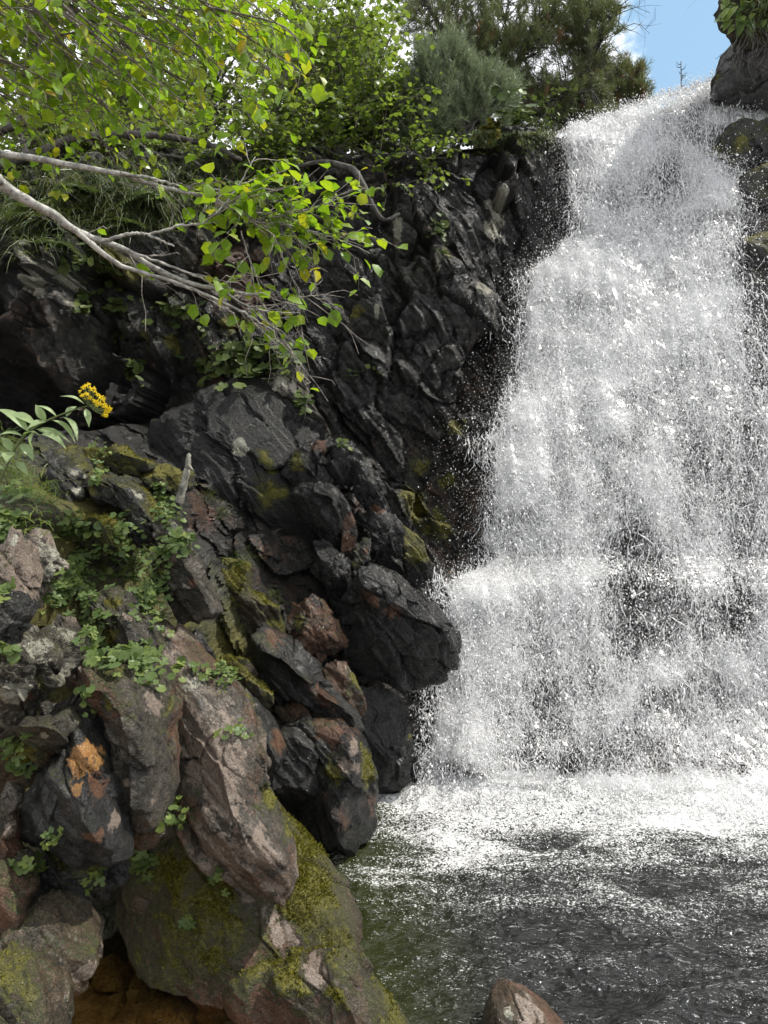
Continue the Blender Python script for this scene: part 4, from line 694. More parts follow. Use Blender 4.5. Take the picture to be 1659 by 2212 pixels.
murk = n.n('ShaderNodeBsdfDiffuse', {'Color': n.mix(deep, (.02, .018, .008), n.mix(n.step(n.n('ShaderNodeSeparateXYZ', {0: n.pos}).outputs[0], -.1, .55), (.030, .036, .012), (.022, .023, .022)))})
body = n.n('ShaderNodeMixShader', {0: n.math('ADD', n.math('MULTIPLY', deep, .58), .05), 1: tr.outputs[0], 2: murk.outputs[0]})
wat = n.n('ShaderNodeMixShader', {0: n.math('MINIMUM', n.math('MULTIPLY', fres.outputs[0], 1.25), 1.), 1: body.outputs[0], 2: gl.outputs[0]})
fo = n.n('ShaderNodeBsdfDiffuse', {'Color': (.86, .87, .87, 1), 'Normal': n.bump(f1, 1., .03)})
M['pool'] = n.done(n.n('ShaderNodeMixShader', {0: fm, 1: wat.outputs[0], 2: fo.outputs[0]}).outputs[0])
pool = obj('water', np.stack([x, y, WATER_Z + h], 1), [np.stack([i, i + 1, i + n0 + 1, i + n0], -1)], M['pool'], attrs={'foam': foam})
tag(pool, 'dark rippled pool water with white foam at the foot of the waterfall', 'water', kind='structure')
#NEXT
# ------------------------------------------------------------------ foliage builders
LEAF = np.array([(0, 0, 0), (.20, .50, .09), (.66, .68, .09), (1, 0, -.08), (.66, -.68, .09), (.20, -.50, .09), (.25, 0, 0), (.68, 0, -.02)])
LT = np.array([(0, 6, 1), (0, 5, 6), (2, 7, 3), (7, 4, 3)]); LQ = np.array([(1, 6, 7, 2), (6, 5, 4, 7)])
def leaves(mb, pos, d, nrm, size, width=.62, curl=0.):
    pos = np.asarray(pos, float); N = len(pos)
    if N == 0: return
    d = unit(d); s = unit(np.cross(nrm, d)); nn = np.cross(d, s); size = np.broadcast_to(size, (N,)); T = LEAF.copy()
    T[:, 1] *= width; h = T[:, 2] - curl * T[:, 0] ** 2
    V = pos[:, None] + size[:, None, None] * (T[None, :, :1] * d[:, None] + T[None, :, 1:2] * s[:, None] + h[None, :, None] * nn[:, None])
    k = np.arange(N)[:, None, None] * 8
    mb.add(V.reshape(-1, 3), (k + LT[None]).reshape(-1, 3), (k + LQ[None]).reshape(-1, 4))
def discs(mb, pos, nrm, size, lobes=0, rg=RNG, nv=12, cup=.12):
    """round or lobed leaves on their stalk ends"""
    pos = np.asarray(pos, float); N = len(pos); nrm = unit(nrm); a = unit(np.cross(nrm, rg.normal(size=(N, 3)))); b = np.cross(nrm, a)
    if lobes: nv = lobes * 4
    an = np.arange(nv) / nv * 2 * math.pi; rr = np.ones(nv)
    if lobes:
        an = (np.arange(nv) / (nv - 1) - .5) * 2 * math.pi * .86; rr = np.tile([.62, .95, 1.05, .93], lobes)[:nv]
    else: rr = np.where(np.arange(nv) % 2, 1, .9); rr[0] = .45
    ring = np.stack([np.cos(an) * rr, np.sin(an) * rr, np.full(nv, cup) * rr ** 2], 1); T = np.vstack([[0, 0, 0], ring])
    size = np.broadcast_to(size, (N,))
    V = pos[:, None] + size[:, None, None] * (T[None, :, :1] * a[:, None] + T[None, :, 1:2] * b[:, None] + T[None, :, 2:] * nrm[:, None])
    i = np.arange(nv); f = np.stack([np.zeros(nv, int), 1 + i, 1 + (i + 1) % nv], 1)
    if lobes: f = f[:-1]
    mb.add(V.reshape(-1, 3), (np.arange(N)[:, None, None] * (nv + 1) + f[None]).reshape(-1, 3))
def blades(mb, root, d, L, W, droop, rg=RNG):
    N = len(root); d = unit(d); s = unit(np.cross(d, rg.normal(size=(N, 3)))); L = np.broadcast_to(L, (N,))[:, None]; rows = []
    for u, wd in ((0, 1.), (.35, .9), (.7, .6), (1., .05)):
        c = root + d * L * u + np.array([0, 0, -1.]) * (droop * L * u * u)
        rows += [c - s * W * wd, c + s * W * wd]
    V = np.stack(rows, 1).reshape(-1, 3); k = np.arange(N)[:, None] * 8
    mb.add(V, quads=np.concatenate([k + np.array([[0, 1, 3, 2]]), k + np.array([[2, 3, 5, 4]]), k + np.array([[4, 5, 7, 6]])]))
def needles(mb, path, rad, L, n_, rg, fwd=.75, w=.0011):
    """a shoot: needles all round a twig, pointing forward"""
    u = rg.random(n_); i = u * (len(path) - 1); a = np.floor(i).astype(int).clip(0, len(path) - 2); f = (i - a)[:, None]
    p = path[a] * (1 - f) + path[a + 1] * f; t = unit(path[a + 1] - path[a]); o = unit(np.cross(t, rg.normal(size=(n_, 3))))
    d = unit(t * fwd + o * rg.uniform(.45, .9, (n_, 1))); s = unit(np.cross(d, rg.normal(size=(n_, 3)))); l = L * rg.uniform(.7, 1.1, (n_, 1))
    V = np.stack([p - s * w, p + s * w, p + d * l * .6 + s * w + np.array([0, 0, -.02]) * l, p + d * l + np.array([0, 0, -.06]) * l], 1).reshape(-1, 3)
    k = np.arange(n_)[:, None] * 4; mb.add(V, np.concatenate([k + np.array([[0, 1, 2]]), k + np.array([[0, 2, 3]])]))
def leafy_twig(tw, lf, p0, d0, L, rg, leaf, gap, r0=.0035, droop=.15, density=1., wid=.62, up=(0, 0, 1.), seg=6):
    u = np.linspace(0, 1, seg)[:, None]; bend = rg.normal(size=3) * .22
    path = p0 + d0 * L * u + bend * L * u * u + np.array([0, 0, -droop]) * L * u * u + rg.normal(size=(seg, 3)) * .012 * u
    tw.tube(path, np.linspace(r0, .0011, seg), 4)
    m = max(1, int(L / gap)); q = np.sort(rg.uniform(.12, 1, m)); q[-1] = 1.; q = q[rg.random(m) < density]
    if len(q) == 0: return path
    i = q * (seg - 1); a = np.floor(i).astype(int).clip(0, seg - 2); f = (i - a)[:, None]
    p = path[a] * (1 - f) + path[a + 1] * f; t = unit(path[a + 1] - path[a]); side = unit(np.cross(t, np.array(up))); sg = np.where(np.arange(len(q)) % 2, 1, -1)[:, None]
    d = unit(t * .55 + side * sg * .9 + rg.normal(size=(len(q), 3)) * .30 + np.array([0, 0, -.18])); nn = unit(np.array(up) + rg.normal(size=(len(q), 3)) * .42)
    leaves(lf, p + d * leaf * .12, d, nn, leaf * rg.uniform(.5, 1.2, len(q)), wid * rg.uniform(.85, 1.15), rg.uniform(-.05, .4))
    return path
deps = bpy.context.evaluated_depsgraph_get()
def surf(px, py):
    d = Vector(((px - 829.5) / F, 1., -(py - 1106) / F)).normalized(); o = Vector((0, 0, 0))
    for _ in range(8):
        ok, loc, nrm, idx, ob, mtx = scene.ray_cast(deps, o, d)
        if not ok: return np.array(P(px, py, 6.)), np.array((0, -1., .3))
        if ob.name.split('.')[0] in ('waterfall', 'spray', 'water_rope', 'moss', 'water'): o = loc + d * .01; continue
        return np.array(loc), np.array(nrm)
    return np.array(loc), np.array(nrm)

# ------------------------------------------------------------------ the near alder that leans in from the left
rg = np.random.default_rng(101)
root = P(-330, 1250, 3.3); t_top = P(-330, 330, 2.9)
alder = empty('alder_tree', root, 'near alder leaning in from the left with two long pale grey boughs and bright leaves', 'tree', 'alder trees')
tw = MB(); lf = MB(); mb = MB()
mb.tube(curve([root + np.array([0, 0, -.3]), P(-350, 900, 3.2), P(-300, 600, 3.), t_top, P(-200, 60, 2.9), P(-120, -300, 3.)], 30), np.linspace(.07, .02, 30), 10); mb.build('trunk', M['bark'], alder)
def z1(pts_, d0, d1): return curve([P(*fx('Z1', x, y), d0 + (d1 - d0) * i / (len(pts_) - 1)) for i, (x, y) in enumerate(pts_)], 40)
BOUGH = [  # path, depth from, depth to, radius from, radius to, twigs, leaf share
    ([(-560, 640), (-60, 622), (0, 637), (200, 665), (400, 705), (520, 725), (640, 765), (760, 795), (900, 830), (1050, 880), (1150, 918), (1300, 962), (1420, 1000), (1530, 1048)], 2.75, 3.2, .016, .0022, 16, .6),
    ([(-560, 560), (-60, 722), (0, 757), (100, 825), (220, 890), (320, 960), (420, 1000), (520, 1040), (640, 1110), (760, 1165), (900, 1200), (1072, 1226)], 2.6, 3.0, .023, .006, 3, .2),
    ([(300, 945), (380, 1010), (480, 1090), (560, 1120), (700, 1165), (850, 1220), (1000, 1290), (1080, 1340), (1135, 1372)], 2.72, 3.0, .012, .003, 3, .15),
    ([(430, 1000), (560, 968), (640, 985), (722, 1022)], 2.78, 2.85, .008, .0035, 0, 0),
    ([(610, 978), (740, 938), (840, 925), (920, 860), (1000, 750), (1060, 650)], 2.82, 2.95, .006, .002, 5, 1.),
    ([(580, 1062), (660, 1060), (742, 1050)], 2.82, 2.86, .004, .002, 0, 0),
    ([(480, 1020), (640, 1080), (800, 1140), (900, 1190), (1010, 1260), (1100, 1290), (1240, 1300)], 2.8, 3., .006, .002, 4, .4),
    ([(500, 720), (640, 742), (760, 776), (1000, 800), (1200, 850), (1400, 930)], 2.9, 3.15, .007, .002, 8, .95),
    ([(830, 812), (1000, 890), (1120, 950), (1190, 1020), (1250, 1170)], 3., 3.1, .005, .0018, 4, .6),
    ([(900, 830), (1010, 890), (1120, 905), (1300, 860), (1450, 812), (1480, 815)], 3., 3.15, .005, .0018, 7, 1.),
    ([(1000, 870), (1150, 1030), (1210, 1150), (1250, 1215)], 3.05, 3.1, .003, .0015, 1, .1),
    ([(1200, 940), (1290, 1080), (1320, 1230), (1365, 1265), (1400, 1285)], 3.1, 3.15, .003, .0015, 0, 0),
    ([(1070, 1226), (1120, 1310), (1160, 1380), (1180, 1430)], 3.0, 3.05, .004, .0015, 3, .2),
    ([(1090, 1270), (1180, 1255), (1260, 1235), (1310, 1205)], 3.0, 3.05, .003, .0012, 2, .0),
    ([(1000, 960), (1030, 1060), (1060, 1130), (1090, 1240)], 3.0, 3.0, .003, .0015, 2, .5),
    ([(1050, 880), (1250, 960), (1400, 985), (1520, 1000)], 3.1, 3.2, .004, .0015, 4, .7)]
for pts_, d0, d1, r0, r1, ntw, dens in BOUGH:
    path = z1(pts_, d0, d1); k = len(path); rad = np.linspace(r0, r1, k) * (1 + .06 * rg.normal(size=k))
    path = path + rg.normal(size=(k, 3)) * .0016
    bm_ = MB(); bm_.tube(path, rad, 8)
    if r0 > .0055: bm_.build('bough', M['bark'], alder)
    else: tw.tube(path, rad, 5)
    for j in range(ntw * 2):
        a = int(rg.uniform(.42 if r0 > .01 else .3, .98) * (k - 2)); t = unit(path[a + 1] - path[a])
        if proj(path[a][None])[0, 0] > 740: continue
        d = unit(t * .9 + rg.normal(size=3) * np.array([.35, .45, .4])); tip = leafy_twig(tw, lf, path[a], d, rg.uniform(.12, .30), rg, .058, .036, .0024, .22, dens * .8, .60)
        if rg.random() < .6: leafy_twig(tw, lf, tip[3], unit(d + rg.normal(size=3) * .5), rg.uniform(.07, .14), rg, .055, .034, .0016, .2, dens * .8, .60, seg=4)
# leaves and sprays that stand out singly at the bough ends
for x, y, dx, dy, sz in [(1545, 1095, .55, -.75, .068), (1385, 1285, .1, -1, .072), (1335, 1262, .8, -.25, .05), (1380, 1262, 1, -.2, .05), (1372, 1290, .9, -.6, .05), (1345, 745, .5, .2, .06), (1450, 812, .9, .3, .05), (1480, 815, .8, -.5, .055), (1415, 858, .9, 0, .05), (1410, 935, .9, -.05, .055), (1495, 1000, 1, 0, .06), (1440, 980, .7, .1, .05), (1510, 1075, .6, -.6, .05), (1300, 1030, .2, -.9, .07), (1240, 1040, -.2, -.9, .065), (1340, 1035, .5, -.6, .06), (1290, 1000, .8, 0, .06), (1165, 1300, .9, .1, .05), (1230, 1310, .7, -.5, .05), (1190, 1320, .9, -.3, .05), (1170, 1425, .2, -.9, .045), (1185, 1415, .5, -.3, .04), (1030, 1180, .1, -1, .06), (990, 1150, -.8, -.3, .05), (1050, 1090, .4, -.8, .055), (870, 1000, -.3, -.8, .06), (920, 990, .5, -.8, .06), (900, 1030, .3, -.9, .06), (960, 1060, -.8, .1, .06), (1000, 1080, .2, -.8, .06), (1040, 1110, .6, -.7, .055), (880, 1090, -.9, -.2, .05), (930, 1100, .9, 0, .05), (860, 930, -.7, -.3, .05), (900, 880, -.6, .4, .05)]:
    q = P(*fx('Z1', x, y), 3.08); d = np.array([dx, rg.normal() * .25, dy]); leaves(lf, q[None], d[None], unit(np.array([[.1, -.75, .65]]) + rg.normal(size=(1, 3)) * .3), sz, .66, .1)
# the hanging upper crown
tw.build('twig', M['near_twig'], alder); C.objects[-1]['kind'] = 'stuff'; tw = MB()
for j in range(230):
    px, py = rg.uniform(-160, 560), rg.uniform(-140, 260); d_ = rg.uniform(2.9, 4.3)
    if py > 40 + (560 - px) * .6: continue
    q0 = P(px - rg.uniform(60, 240), py - rg.uniform(40, 150), d_); q1 = P(px + rg.uniform(40, 190), py + rg.uniform(20, 150), d_ + rg.uniform(-.15, .3))
    L = np.linalg.norm(q1 - q0); path = curve([q0, (q0 + q1) / 2 + np.array([0, 0, .06 * L]) + rg.normal(size=3) * .04, q1], 12); tw.tube(path, np.linspace(rg.uniform(.003, .007), .0014, 12), 4)
    for a in range(1, 11):
        if rg.random() < .62: leafy_twig(tw, lf, path[a], unit(unit(path[a + 1] - path[a]) + rg.normal(size=3) * .55), rg.uniform(.08, .24), rg, rg.uniform(.045, .062), .040, .0018, .25, .85, .60, seg=5)
for j in range(9):
    y0 = rg.uniform(-300, 500); x1, y1 = rg.uniform(150, 560), rg.uniform(40, 260); d_ = rg.uniform(2.9, 3.8)
    path = curve([P(-260, y0 * .3 - 260, d_), P(x1 * .25 - 60, y1 * .5 - 160, d_), P(x1 * .6, y1 * .7 - 40, d_), P(x1, y1, d_)], 26); bm_ = MB(); bm_.tube(path, np.linspace(.014, .002, 26), 6); bm_.build('bough', M['twig'], alder)
# unseen boughs and leaves added overhead to dim sky light on the left bank
for j in range(9):
    e1 = np.array([rg.uniform(-3.4, .1), rg.uniform(.6, 4.2), rg.uniform(3.9, 5.4)]); a0 = np.array([-2.1, 3.0, 3.0]); path = curve([a0, (a0 + e1) / 2 + np.array([0, 0, .5]), e1], 20); bm_ = MB(); bm_.tube(path, np.linspace(.03, .006, 20), 6); bm_.build('bough', M['twig'], alder)
    for q in range(46):
        a = int(rg.uniform(.3, 1) * 18); s0 = path[a]; d = unit(rg.normal(size=3) * np.array([1, 1, .35])); L = rg.uniform(.3, .9); s1 = s0 + d * L
        if s1[2] < max(3.4, s1[1] * .76 + .45): continue
        t_ = leafy_twig(tw, lf, s0, d, L, rg, .085, .045, .005, .0, 1., .66, seg=8)
        for w_ in range(3):
            d2 = unit(d + rg.normal(size=3) * np.array([.8, .8, .3])); b_ = t_[2 + 2 * w_]
            if b_[2] > max(3.4, b_[1] * .76 + .6): leafy_twig(tw, lf, b_, d2, .35, rg, .085, .045, .003, .0, 1., .66)
tw.build('twig', M['twig'], alder); C.objects[-1]['kind'] = 'stuff'
lf.build('foliage', M['leaf_near'], alder, smooth=True); C.objects[-1]['kind'] = 'stuff'

# ------------------------------------------------------------------ alders on the rim
def shrub(label, base, vol, n_st, leaf, n_tw, mat='leaf_far', seed=1, r=.018, bark='dark_bark', group='alder trees', flat=1.):
    """vol: (px, py, depth, half width px, half height px, half depth m) boxes the stems reach for"""
    rg = np.random.default_rng(seed); base = np.array(base); e = empty('alder_tree', base, label, 'tree', group); tw = MB(); lf = MB(); sm = MB()
    for j in range(n_st):
        vx, vy, vd, hx, hy, hd = vol[j % len(vol)]
        g = rg.normal(size=3).clip(-1.6, 1.6) / 1.6; tip = P(vx + hx * g[0], vy + hy * g[1], vd + hd * g[2])
        b = base + rg.normal(size=3) * np.array([.10, .10, .0]); midp = b * .5 + tip * .5 + np.array([0, 0, .12 * np.linalg.norm(tip - b)]) + rg.normal(size=3) * .08
        path = curve([b, b * .75 + midp * .25 + rg.normal(size=3) * .03, midp, tip], 22); sm.tube(path, np.linspace(r * rg.uniform(.6, 1.1), .003, 22), 6)
        for q in range(int(n_tw * 1.6)):
            a = int(rg.uniform(.36, .99) * 20); L = rg.uniform(.16, .46)
            d = unit(unit(path[a + 1] - path[a]) * .5 + unit(rg.normal(size=3) * np.array([1, .8, .6])) * .9)
            t_ = leafy_twig(tw, lf, path[a], d, L, rg, leaf, leaf * .72, .0035, .12, .95, .62)
            if L > .25: leafy_twig(tw, lf, t_[3], unit(d + rg.normal(size=3) * .7), L * .6, rg, leaf, leaf * .72, .0025, .1, .95, .62, seg=4)
    sm.build('trunk', M[bark], e); tw.build('twig', M['twig'], e); C.objects[-1]['kind'] = 'stuff'; lf.build('foliage', M[mat], e); C.objects[-1]['kind'] = 'stuff'
    return e
shrub('tall leafy alder above the middle of the rim with slender upright stems', P(640, 350, 6.9), [(640, 130, 7., 170, 130, .7), (760, 90, 7., 110, 110, .6), (560, 40, 7.1, 160, 90, .7), (820, 220, 6.9, 60, 60, .4), (700, 250, 6.8, 120, 50, .5)], 20, .058, 16, seed=3)
shrub('alder just left of the bluish pine with bright leaves against the sky', P(810, 345, 6.9), [(830, 60, 7.0, 60, 90, .4), (850, 150, 6.9, 50, 70, .4), (770, 30, 7., 80, 60, .4), (840, 210, 6.85, 45, 45, .3)], 12, .055, 15, seed=4)
shrub('small alder sprig hanging over the cliff edge right of the dark roots', P(838, 350, 6.75), [(900, 335, 6.5, 50, 40, .2), (930, 300, 6.5, 30, 25, .15), (890, 380, 6.4, 40, 40, .2), (860, 410, 6.4, 30, 30, .2)], 9, .05, 8, seed=6, r=.009, mat='leaf_far')
shrub('shaded alder behind the near boughs on the left rim', P(250, 335, 7.2), [(200, 170, 7.2, 170, 110, .8), (380, 150, 7.2, 140, 110, .8), (80, 230, 7., 110, 70, .6), (300, 260, 6.9, 160, 50, .5)], 20, .058, 14, seed=8, r=.026)
shrub('low alder thicket at the foot of the rim trees in the middle', P(560, 350, 6.6), [(480, 310, 6.5, 130, 45, .4), (640, 320, 6.5, 110, 40, .4), (740, 330, 6.5, 80, 40, .3), (580, 380, 6.3, 100, 35, .3)], 14, .055, 11, seed=9, r=.010)
shrub('tall dark alder far back on the left behind the others', P(120, 330, 9.), [(100, 80, 9., 200, 130, 1.), (350, 60, 9., 180, 120, 1.), (560, 130, 9.2, 140, 120, 1.), (250, 230, 8.8, 200, 70, .6)], 22, .075, 13, seed=12, r=.035)
shrub('far alder showing between the stems of the middle one', P(700, 340, 9.4), [(700, 120, 9.5, 140, 130, 1.), (830, 80, 9.6, 90, 110, 1.), (600, 230, 9.2, 130, 70, .6)], 16, .075, 13, seed=14, r=.03)
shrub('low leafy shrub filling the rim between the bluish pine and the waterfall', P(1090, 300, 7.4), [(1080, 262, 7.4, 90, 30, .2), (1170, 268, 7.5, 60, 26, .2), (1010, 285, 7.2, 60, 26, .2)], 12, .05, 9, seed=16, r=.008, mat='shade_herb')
shrub('dark low alder hugging the rim between the two grey boughs', P(180, 345, 6.7), [(100, 300, 6.6, 150, 45, .3), (300, 310, 6.6, 150, 40, .3), (420, 330, 6.6, 100, 30, .3), (0, 310, 6.6, 70, 45, .3), (-20, 250, 6.8, 60, 60, .3)], 22, .052, 11, seed=17, r=.010)
shrub('tall alder behind the crown of the near alder at the top of the picture', P(400, 330, 8.4), [(420, 30, 8.4, 160, 90, .6), (560, 20, 8.4, 120, 80, .6), (300, 120, 8.4, 140, 80, .6), (480, 200, 8.2, 120, 60, .5)], 18, .066, 13, seed=18, r=.03)
shrub('slim alder rising into the gap at the top of the picture beside the dark pine', P(680, 345, 7.8), [(680, -10, 7.8, 80, 60, .4), (640, 60, 7.8, 90, 60, .4), (740, 10, 7.8, 60, 60, .4), (600, -10, 7.8, 80, 60, .4), (690, 20, 7.9, 60, 80, .4), (700, -20, 8., 70, 60, .4)], 30, .06, 13, seed=19, r=.022)
# crooked dark trunks behind the leaves on the left rim
e = empty('alder_tree', P(40, 340, 6.3), 'leafless crooked dark trunk arching behind the boughs on the left rim', 'tree', 'alder trees'); mb = MB()
for pts_, r0 in [([(-200, 420), (60, 340), (160, 300), (300, 290), (440, 310), (520, 345)], .05), ([(-60, 300), (80, 250), (180, 160), (260, 60), (330, -60)], .04), ([(160, 300), (260, 290), (330, 330), (420, 350), (480, 410)], .025), ([(60, 340), (40, 260), (90, 200)], .03)]:
    mb.tube(curve([P(x, y, 6.2 + .1 * math.sin(x)) for x, y in pts_], 26), np.linspace(r0, r0 * .35, 26), 8)
mb.build('trunk', M['dark_bark'], e)

# ------------------------------------------------------------------ pines
def pine(label, base, stems, seed, shoots, shoot_L, nee, mat, bark='dark_bark', nn_=46, r=.05, vol=None, bare=0, up=.6, rust=0., w=.0012, sub=2, d=8.):
    rg = np.random.default_rng(seed); e = empty('pine_tree', np.array(base), label, 'tree', 'pine trees'); st = MB(); tw = MB(); nd = MB(); ru = MB(); paths = []
    for pts_, r0, dd in stems:
        path = curve([P(*fx('CC', x, y), dd) for x, y in pts_], 26); path += rg.normal(size=path.shape) * .008; st.tube(path, np.linspace(r0, r0 * .22, 26), 8); paths.append(path)
    allp = np.concatenate([p[6:] for p in paths])
    for j in range(shoots):
        vx, vy, hx, hy, hd = vol[int(rg.integers(len(vol)))]; g = rg.uniform(-1, 1, 3)
        if (g[:2] ** 2).sum() > 1: continue
        q = P(*fx('CC', vx + hx * g[0], vy + hy * g[1]), d + hd * g[2]); a = allp[((allp - q) ** 2).sum(1).argmin()]
        L = np.linalg.norm(q - a)
        if L > .12: br = curve([a, (a + q) / 2 + np.array([0, 0, -.08 * L]) + rg.normal(size=3) * .05 * L, q], 9); tw.tube(br, np.linspace(.004 + .006 * min(L, 1.2), .002, 9), 4); td = unit(br[-1] - br[-3])
        else: br = np.array([a, q]); td = unit(q - a)
        for k in range(sub + 1):
            dd_ = unit(td + np.array([0, 0, up]) + rg.normal(size=3) * (.15 if k == 0 else .6)); s0 = q if k == 0 else br[max(-3, -len(br))] * .5 + q * .5
            l = shoot_L * rg.uniform(.6, 1.2); sp = curve([s0, s0 + dd_ * l * .5 + rg.normal(size=3) * .01, s0 + dd_ * l + np.array([0, 0, .12 * l])], 5); tw.tube(sp, [.0026, .0024, .0022, .002, .0015], 3)
            needles(ru if rg.random() < rust else nd, sp, 0, nee, nn_, rg, w=w)
    for j in range(bare):
        a = allp[rg.integers(len(allp))]; dd_ = unit(rg.normal(size=3) * np.array([1, .8, .45])); L = rg.uniform(.2, .5)
        b_ = curve([a, a + dd_ * L * .5 + rg.normal(size=3) * .06, a + dd_ * L + rg.normal(size=3) * .08], 7); tw.tube(b_, np.linspace(.006, .0014, 7), 4)
        for q in range(4):
            s0 = b_[rg.integers(2, 6)]; d2 = unit(dd_ + rg.normal(size=3) * .7); tw.tube(np.array([s0, s0 + d2 * .12, s0 + d2 * .22 + rg.normal(size=3) * .04]), [.002, .0016, .001], 3)
    st.build('trunk', M[bark], e); tw.build('twig', M['dark_bark'], e); C.objects[-1]['kind'] = 'stuff'; nd.build('needles', M[mat], e, smooth=False); C.objects[-1]['kind'] = 'stuff'
    if ru.n: ru.build('dead_needles', M['needle_rust'], e, smooth=False); C.objects[-1]['kind'] = 'stuff'
    return e
pine('large dark branching pine on the rim with bare grey twigs inside its crown', P(1090, 300, 8.2),
     [([(480, 760), (420, 520), (370, 380), (270, 230), (180, 40), (150, -90)], .055, 8.1), ([(330, 330), (290, 200), (292, 0), (300, -90)], .035, 8.1), ([(345, 300), (340, 120), (350, 0), (370, -90)], .03, 8.2), ([(660, 800), (660, 510), (700, 400), (760, 270), (850, 100), (900, -80)], .055, 8.1), ([(655, 520), (620, 400), (630, 200), (660, -60)], .03, 8.1), ([(700, 700), (960, 560), (1060, 470), (1130, 350), (1230, 220), (1310, 90), (1340, 20)], .035, 8.0), ([(480, 480), (520, 300), (540, 100), (600, -50)], .03, 8.2), ([(690, 640), (860, 620), (1000, 580), (1150, 540)], .02, 7.8)],
     21, 1700, .13, .07, 'needle', vol=[(330, 60, 280, 160, .7), (760, 130, 300, 170, .7), (1020, 70, 230, 130, .5), (1180, 130, 150, 150, .4), (560, 330, 200, 120, .5), (900, 250, 260, 100, .6), (1000, 560, 260, 120, .5), (640, 480, 170, 110, .4), (150, 150, 160, 200, .5), (450, -60, 420, 110, .7), (950, -50, 320, 90, .6), (820, 600, 200, 110, .4), (980, 650, 200, 90, .4), (1130, 620, 150, 130, .4), (860, 720, 240, 70, .3), (1100, 740, 160, 60, .3), (700, 330, 300, 150, .5), (1100, 300, 160, 150, .4), (420, 250, 260, 160, .5)], bare=170, rust=.02, nn_=44, d=8.1, w=.0015)
pine('bushy bluish green pine in front of the dark pine', P(1010, 335, 6.9),
     [([(160, 900), (155, 700), (160, 520), (200, 380)], .02, 6.9), ([(320, 900), (330, 640), (310, 480), (300, 380)], .018, 6.9), ([(360, 800), (370, 660), (440, 560), (520, 480)], .015, 6.9), ([(380, 850), (480, 700), (580, 600), (610, 540)], .012, 6.8)],
     22, 800, .22, .062, 'needle_blue', vol=[(160, 490, 38, 150, .15), (300, 430, 42, 130, .15), (430, 530, 42, 110, .15), (520, 570, 32, 90, .15), (610, 610, 36, 95, .12), (85, 640, 42, 150, .15), (230, 620, 60, 150, .2), (370, 680, 70, 120, .2), (120, 800, 110, 110, .2), (300, 800, 130, 80, .2), (470, 700, 60, 90, .15)], nn_=70, up=1.3, d=6.9, w=.0014)
pine('small pine at the edge of the sky beside the lip of the waterfall', P(1300, 240, 9.5),
     [([(1200, 800), (1250, 640), (1290, 520), (1310, 420)], .03, 9.3), ([(1210, 780), (1330, 620), (1390, 480), (1400, 390)], .025, 9.3), ([(1215, 770), (1380, 640), (1450, 540), (1475, 470)], .02, 9.3), ([(1150, 760), (1160, 560), (1190, 380)], .03, 9.3)],
     23, 560, .15, .075, 'needle', vol=[(1300, 510, 110, 120, .3), (1400, 520, 90, 120, .3), (1200, 600, 140, 110, .3), (1350, 600, 130, 60, .3), (1160, 470, 70, 130, .3)], nn_=46, up=1.1, rust=.10, d=9.3, w=.0018)
rg = np.random.default_rng(31); base = P(1478, 560, 15.); top = P(1471, 133, 15.)
e = empty('dead_tree', base, 'thin leafless dead conifer standing alone against the blue sky', 'tree'); mb = MB(); tb = MB(); pth = curve([base, (base + top) / 2, top], 20); mb.tube(pth, np.linspace(.05, .008, 20), 6); mb.build('trunk', M['dark_bark'], e)
for j in range(70):
    a = pth[0] * (1 - j / 70) + pth[-1] * (j / 70); L = .34 * (1 - j / 78) * rg.uniform(.5, 1.2) + .05; an = rg.uniform(0, 6.28); d = np.array([math.cos(an), math.sin(an), rg.uniform(-.1, .5)])
    tb.tube(np.array([a, a + d * L * .6, a + d * L + np.array([0, 0, .06])]), [.012, .009, .004], 3)
tb.build('branch', M['dark_bark'], e); C.objects[-1]['kind'] = 'stuff'

# ------------------------------------------------------------------ grass and ferns on the rim
rg = np.random.default_rng(41); mb = MB()
roots = []; dirs = []
for j in range(5200):
    px, py = rg.uniform(-60, 640), rg.normal(440, 62)
    lim = 560 - max(0, px - 120) * .22
    if py > lim or py < 335: continue
    p, nr = surf(px, py)
    if p[1] < 4: continue
    roots.append(p); dirs.append(unit(np.array([rg.normal() * .5, -.7 + rg.normal() * .3, .55 + rg.normal() * .35])))
blades(mb, np.array(roots), np.array(dirs), rg.uniform(.12, .34, len(roots)), .0028, .9, rg)
roots = []; dirs = []
for j in range(900):
    px, py = rg.uniform(1020, 1200), rg.normal(300, 16); p, nr = surf(px, max(py, 292)); roots.append(p); dirs.append(np.array([rg.normal() * .5, -.6, .6]))
blades(mb, np.array(roots), np.array(dirs), rg.uniform(.08, .2, len(roots)), .0025, 1.0, rg)
tag(mb.build('grass', M['grass'], smooth=False), 'long grass hanging over the rim of the dark cliff', 'grass', kind='stuff')
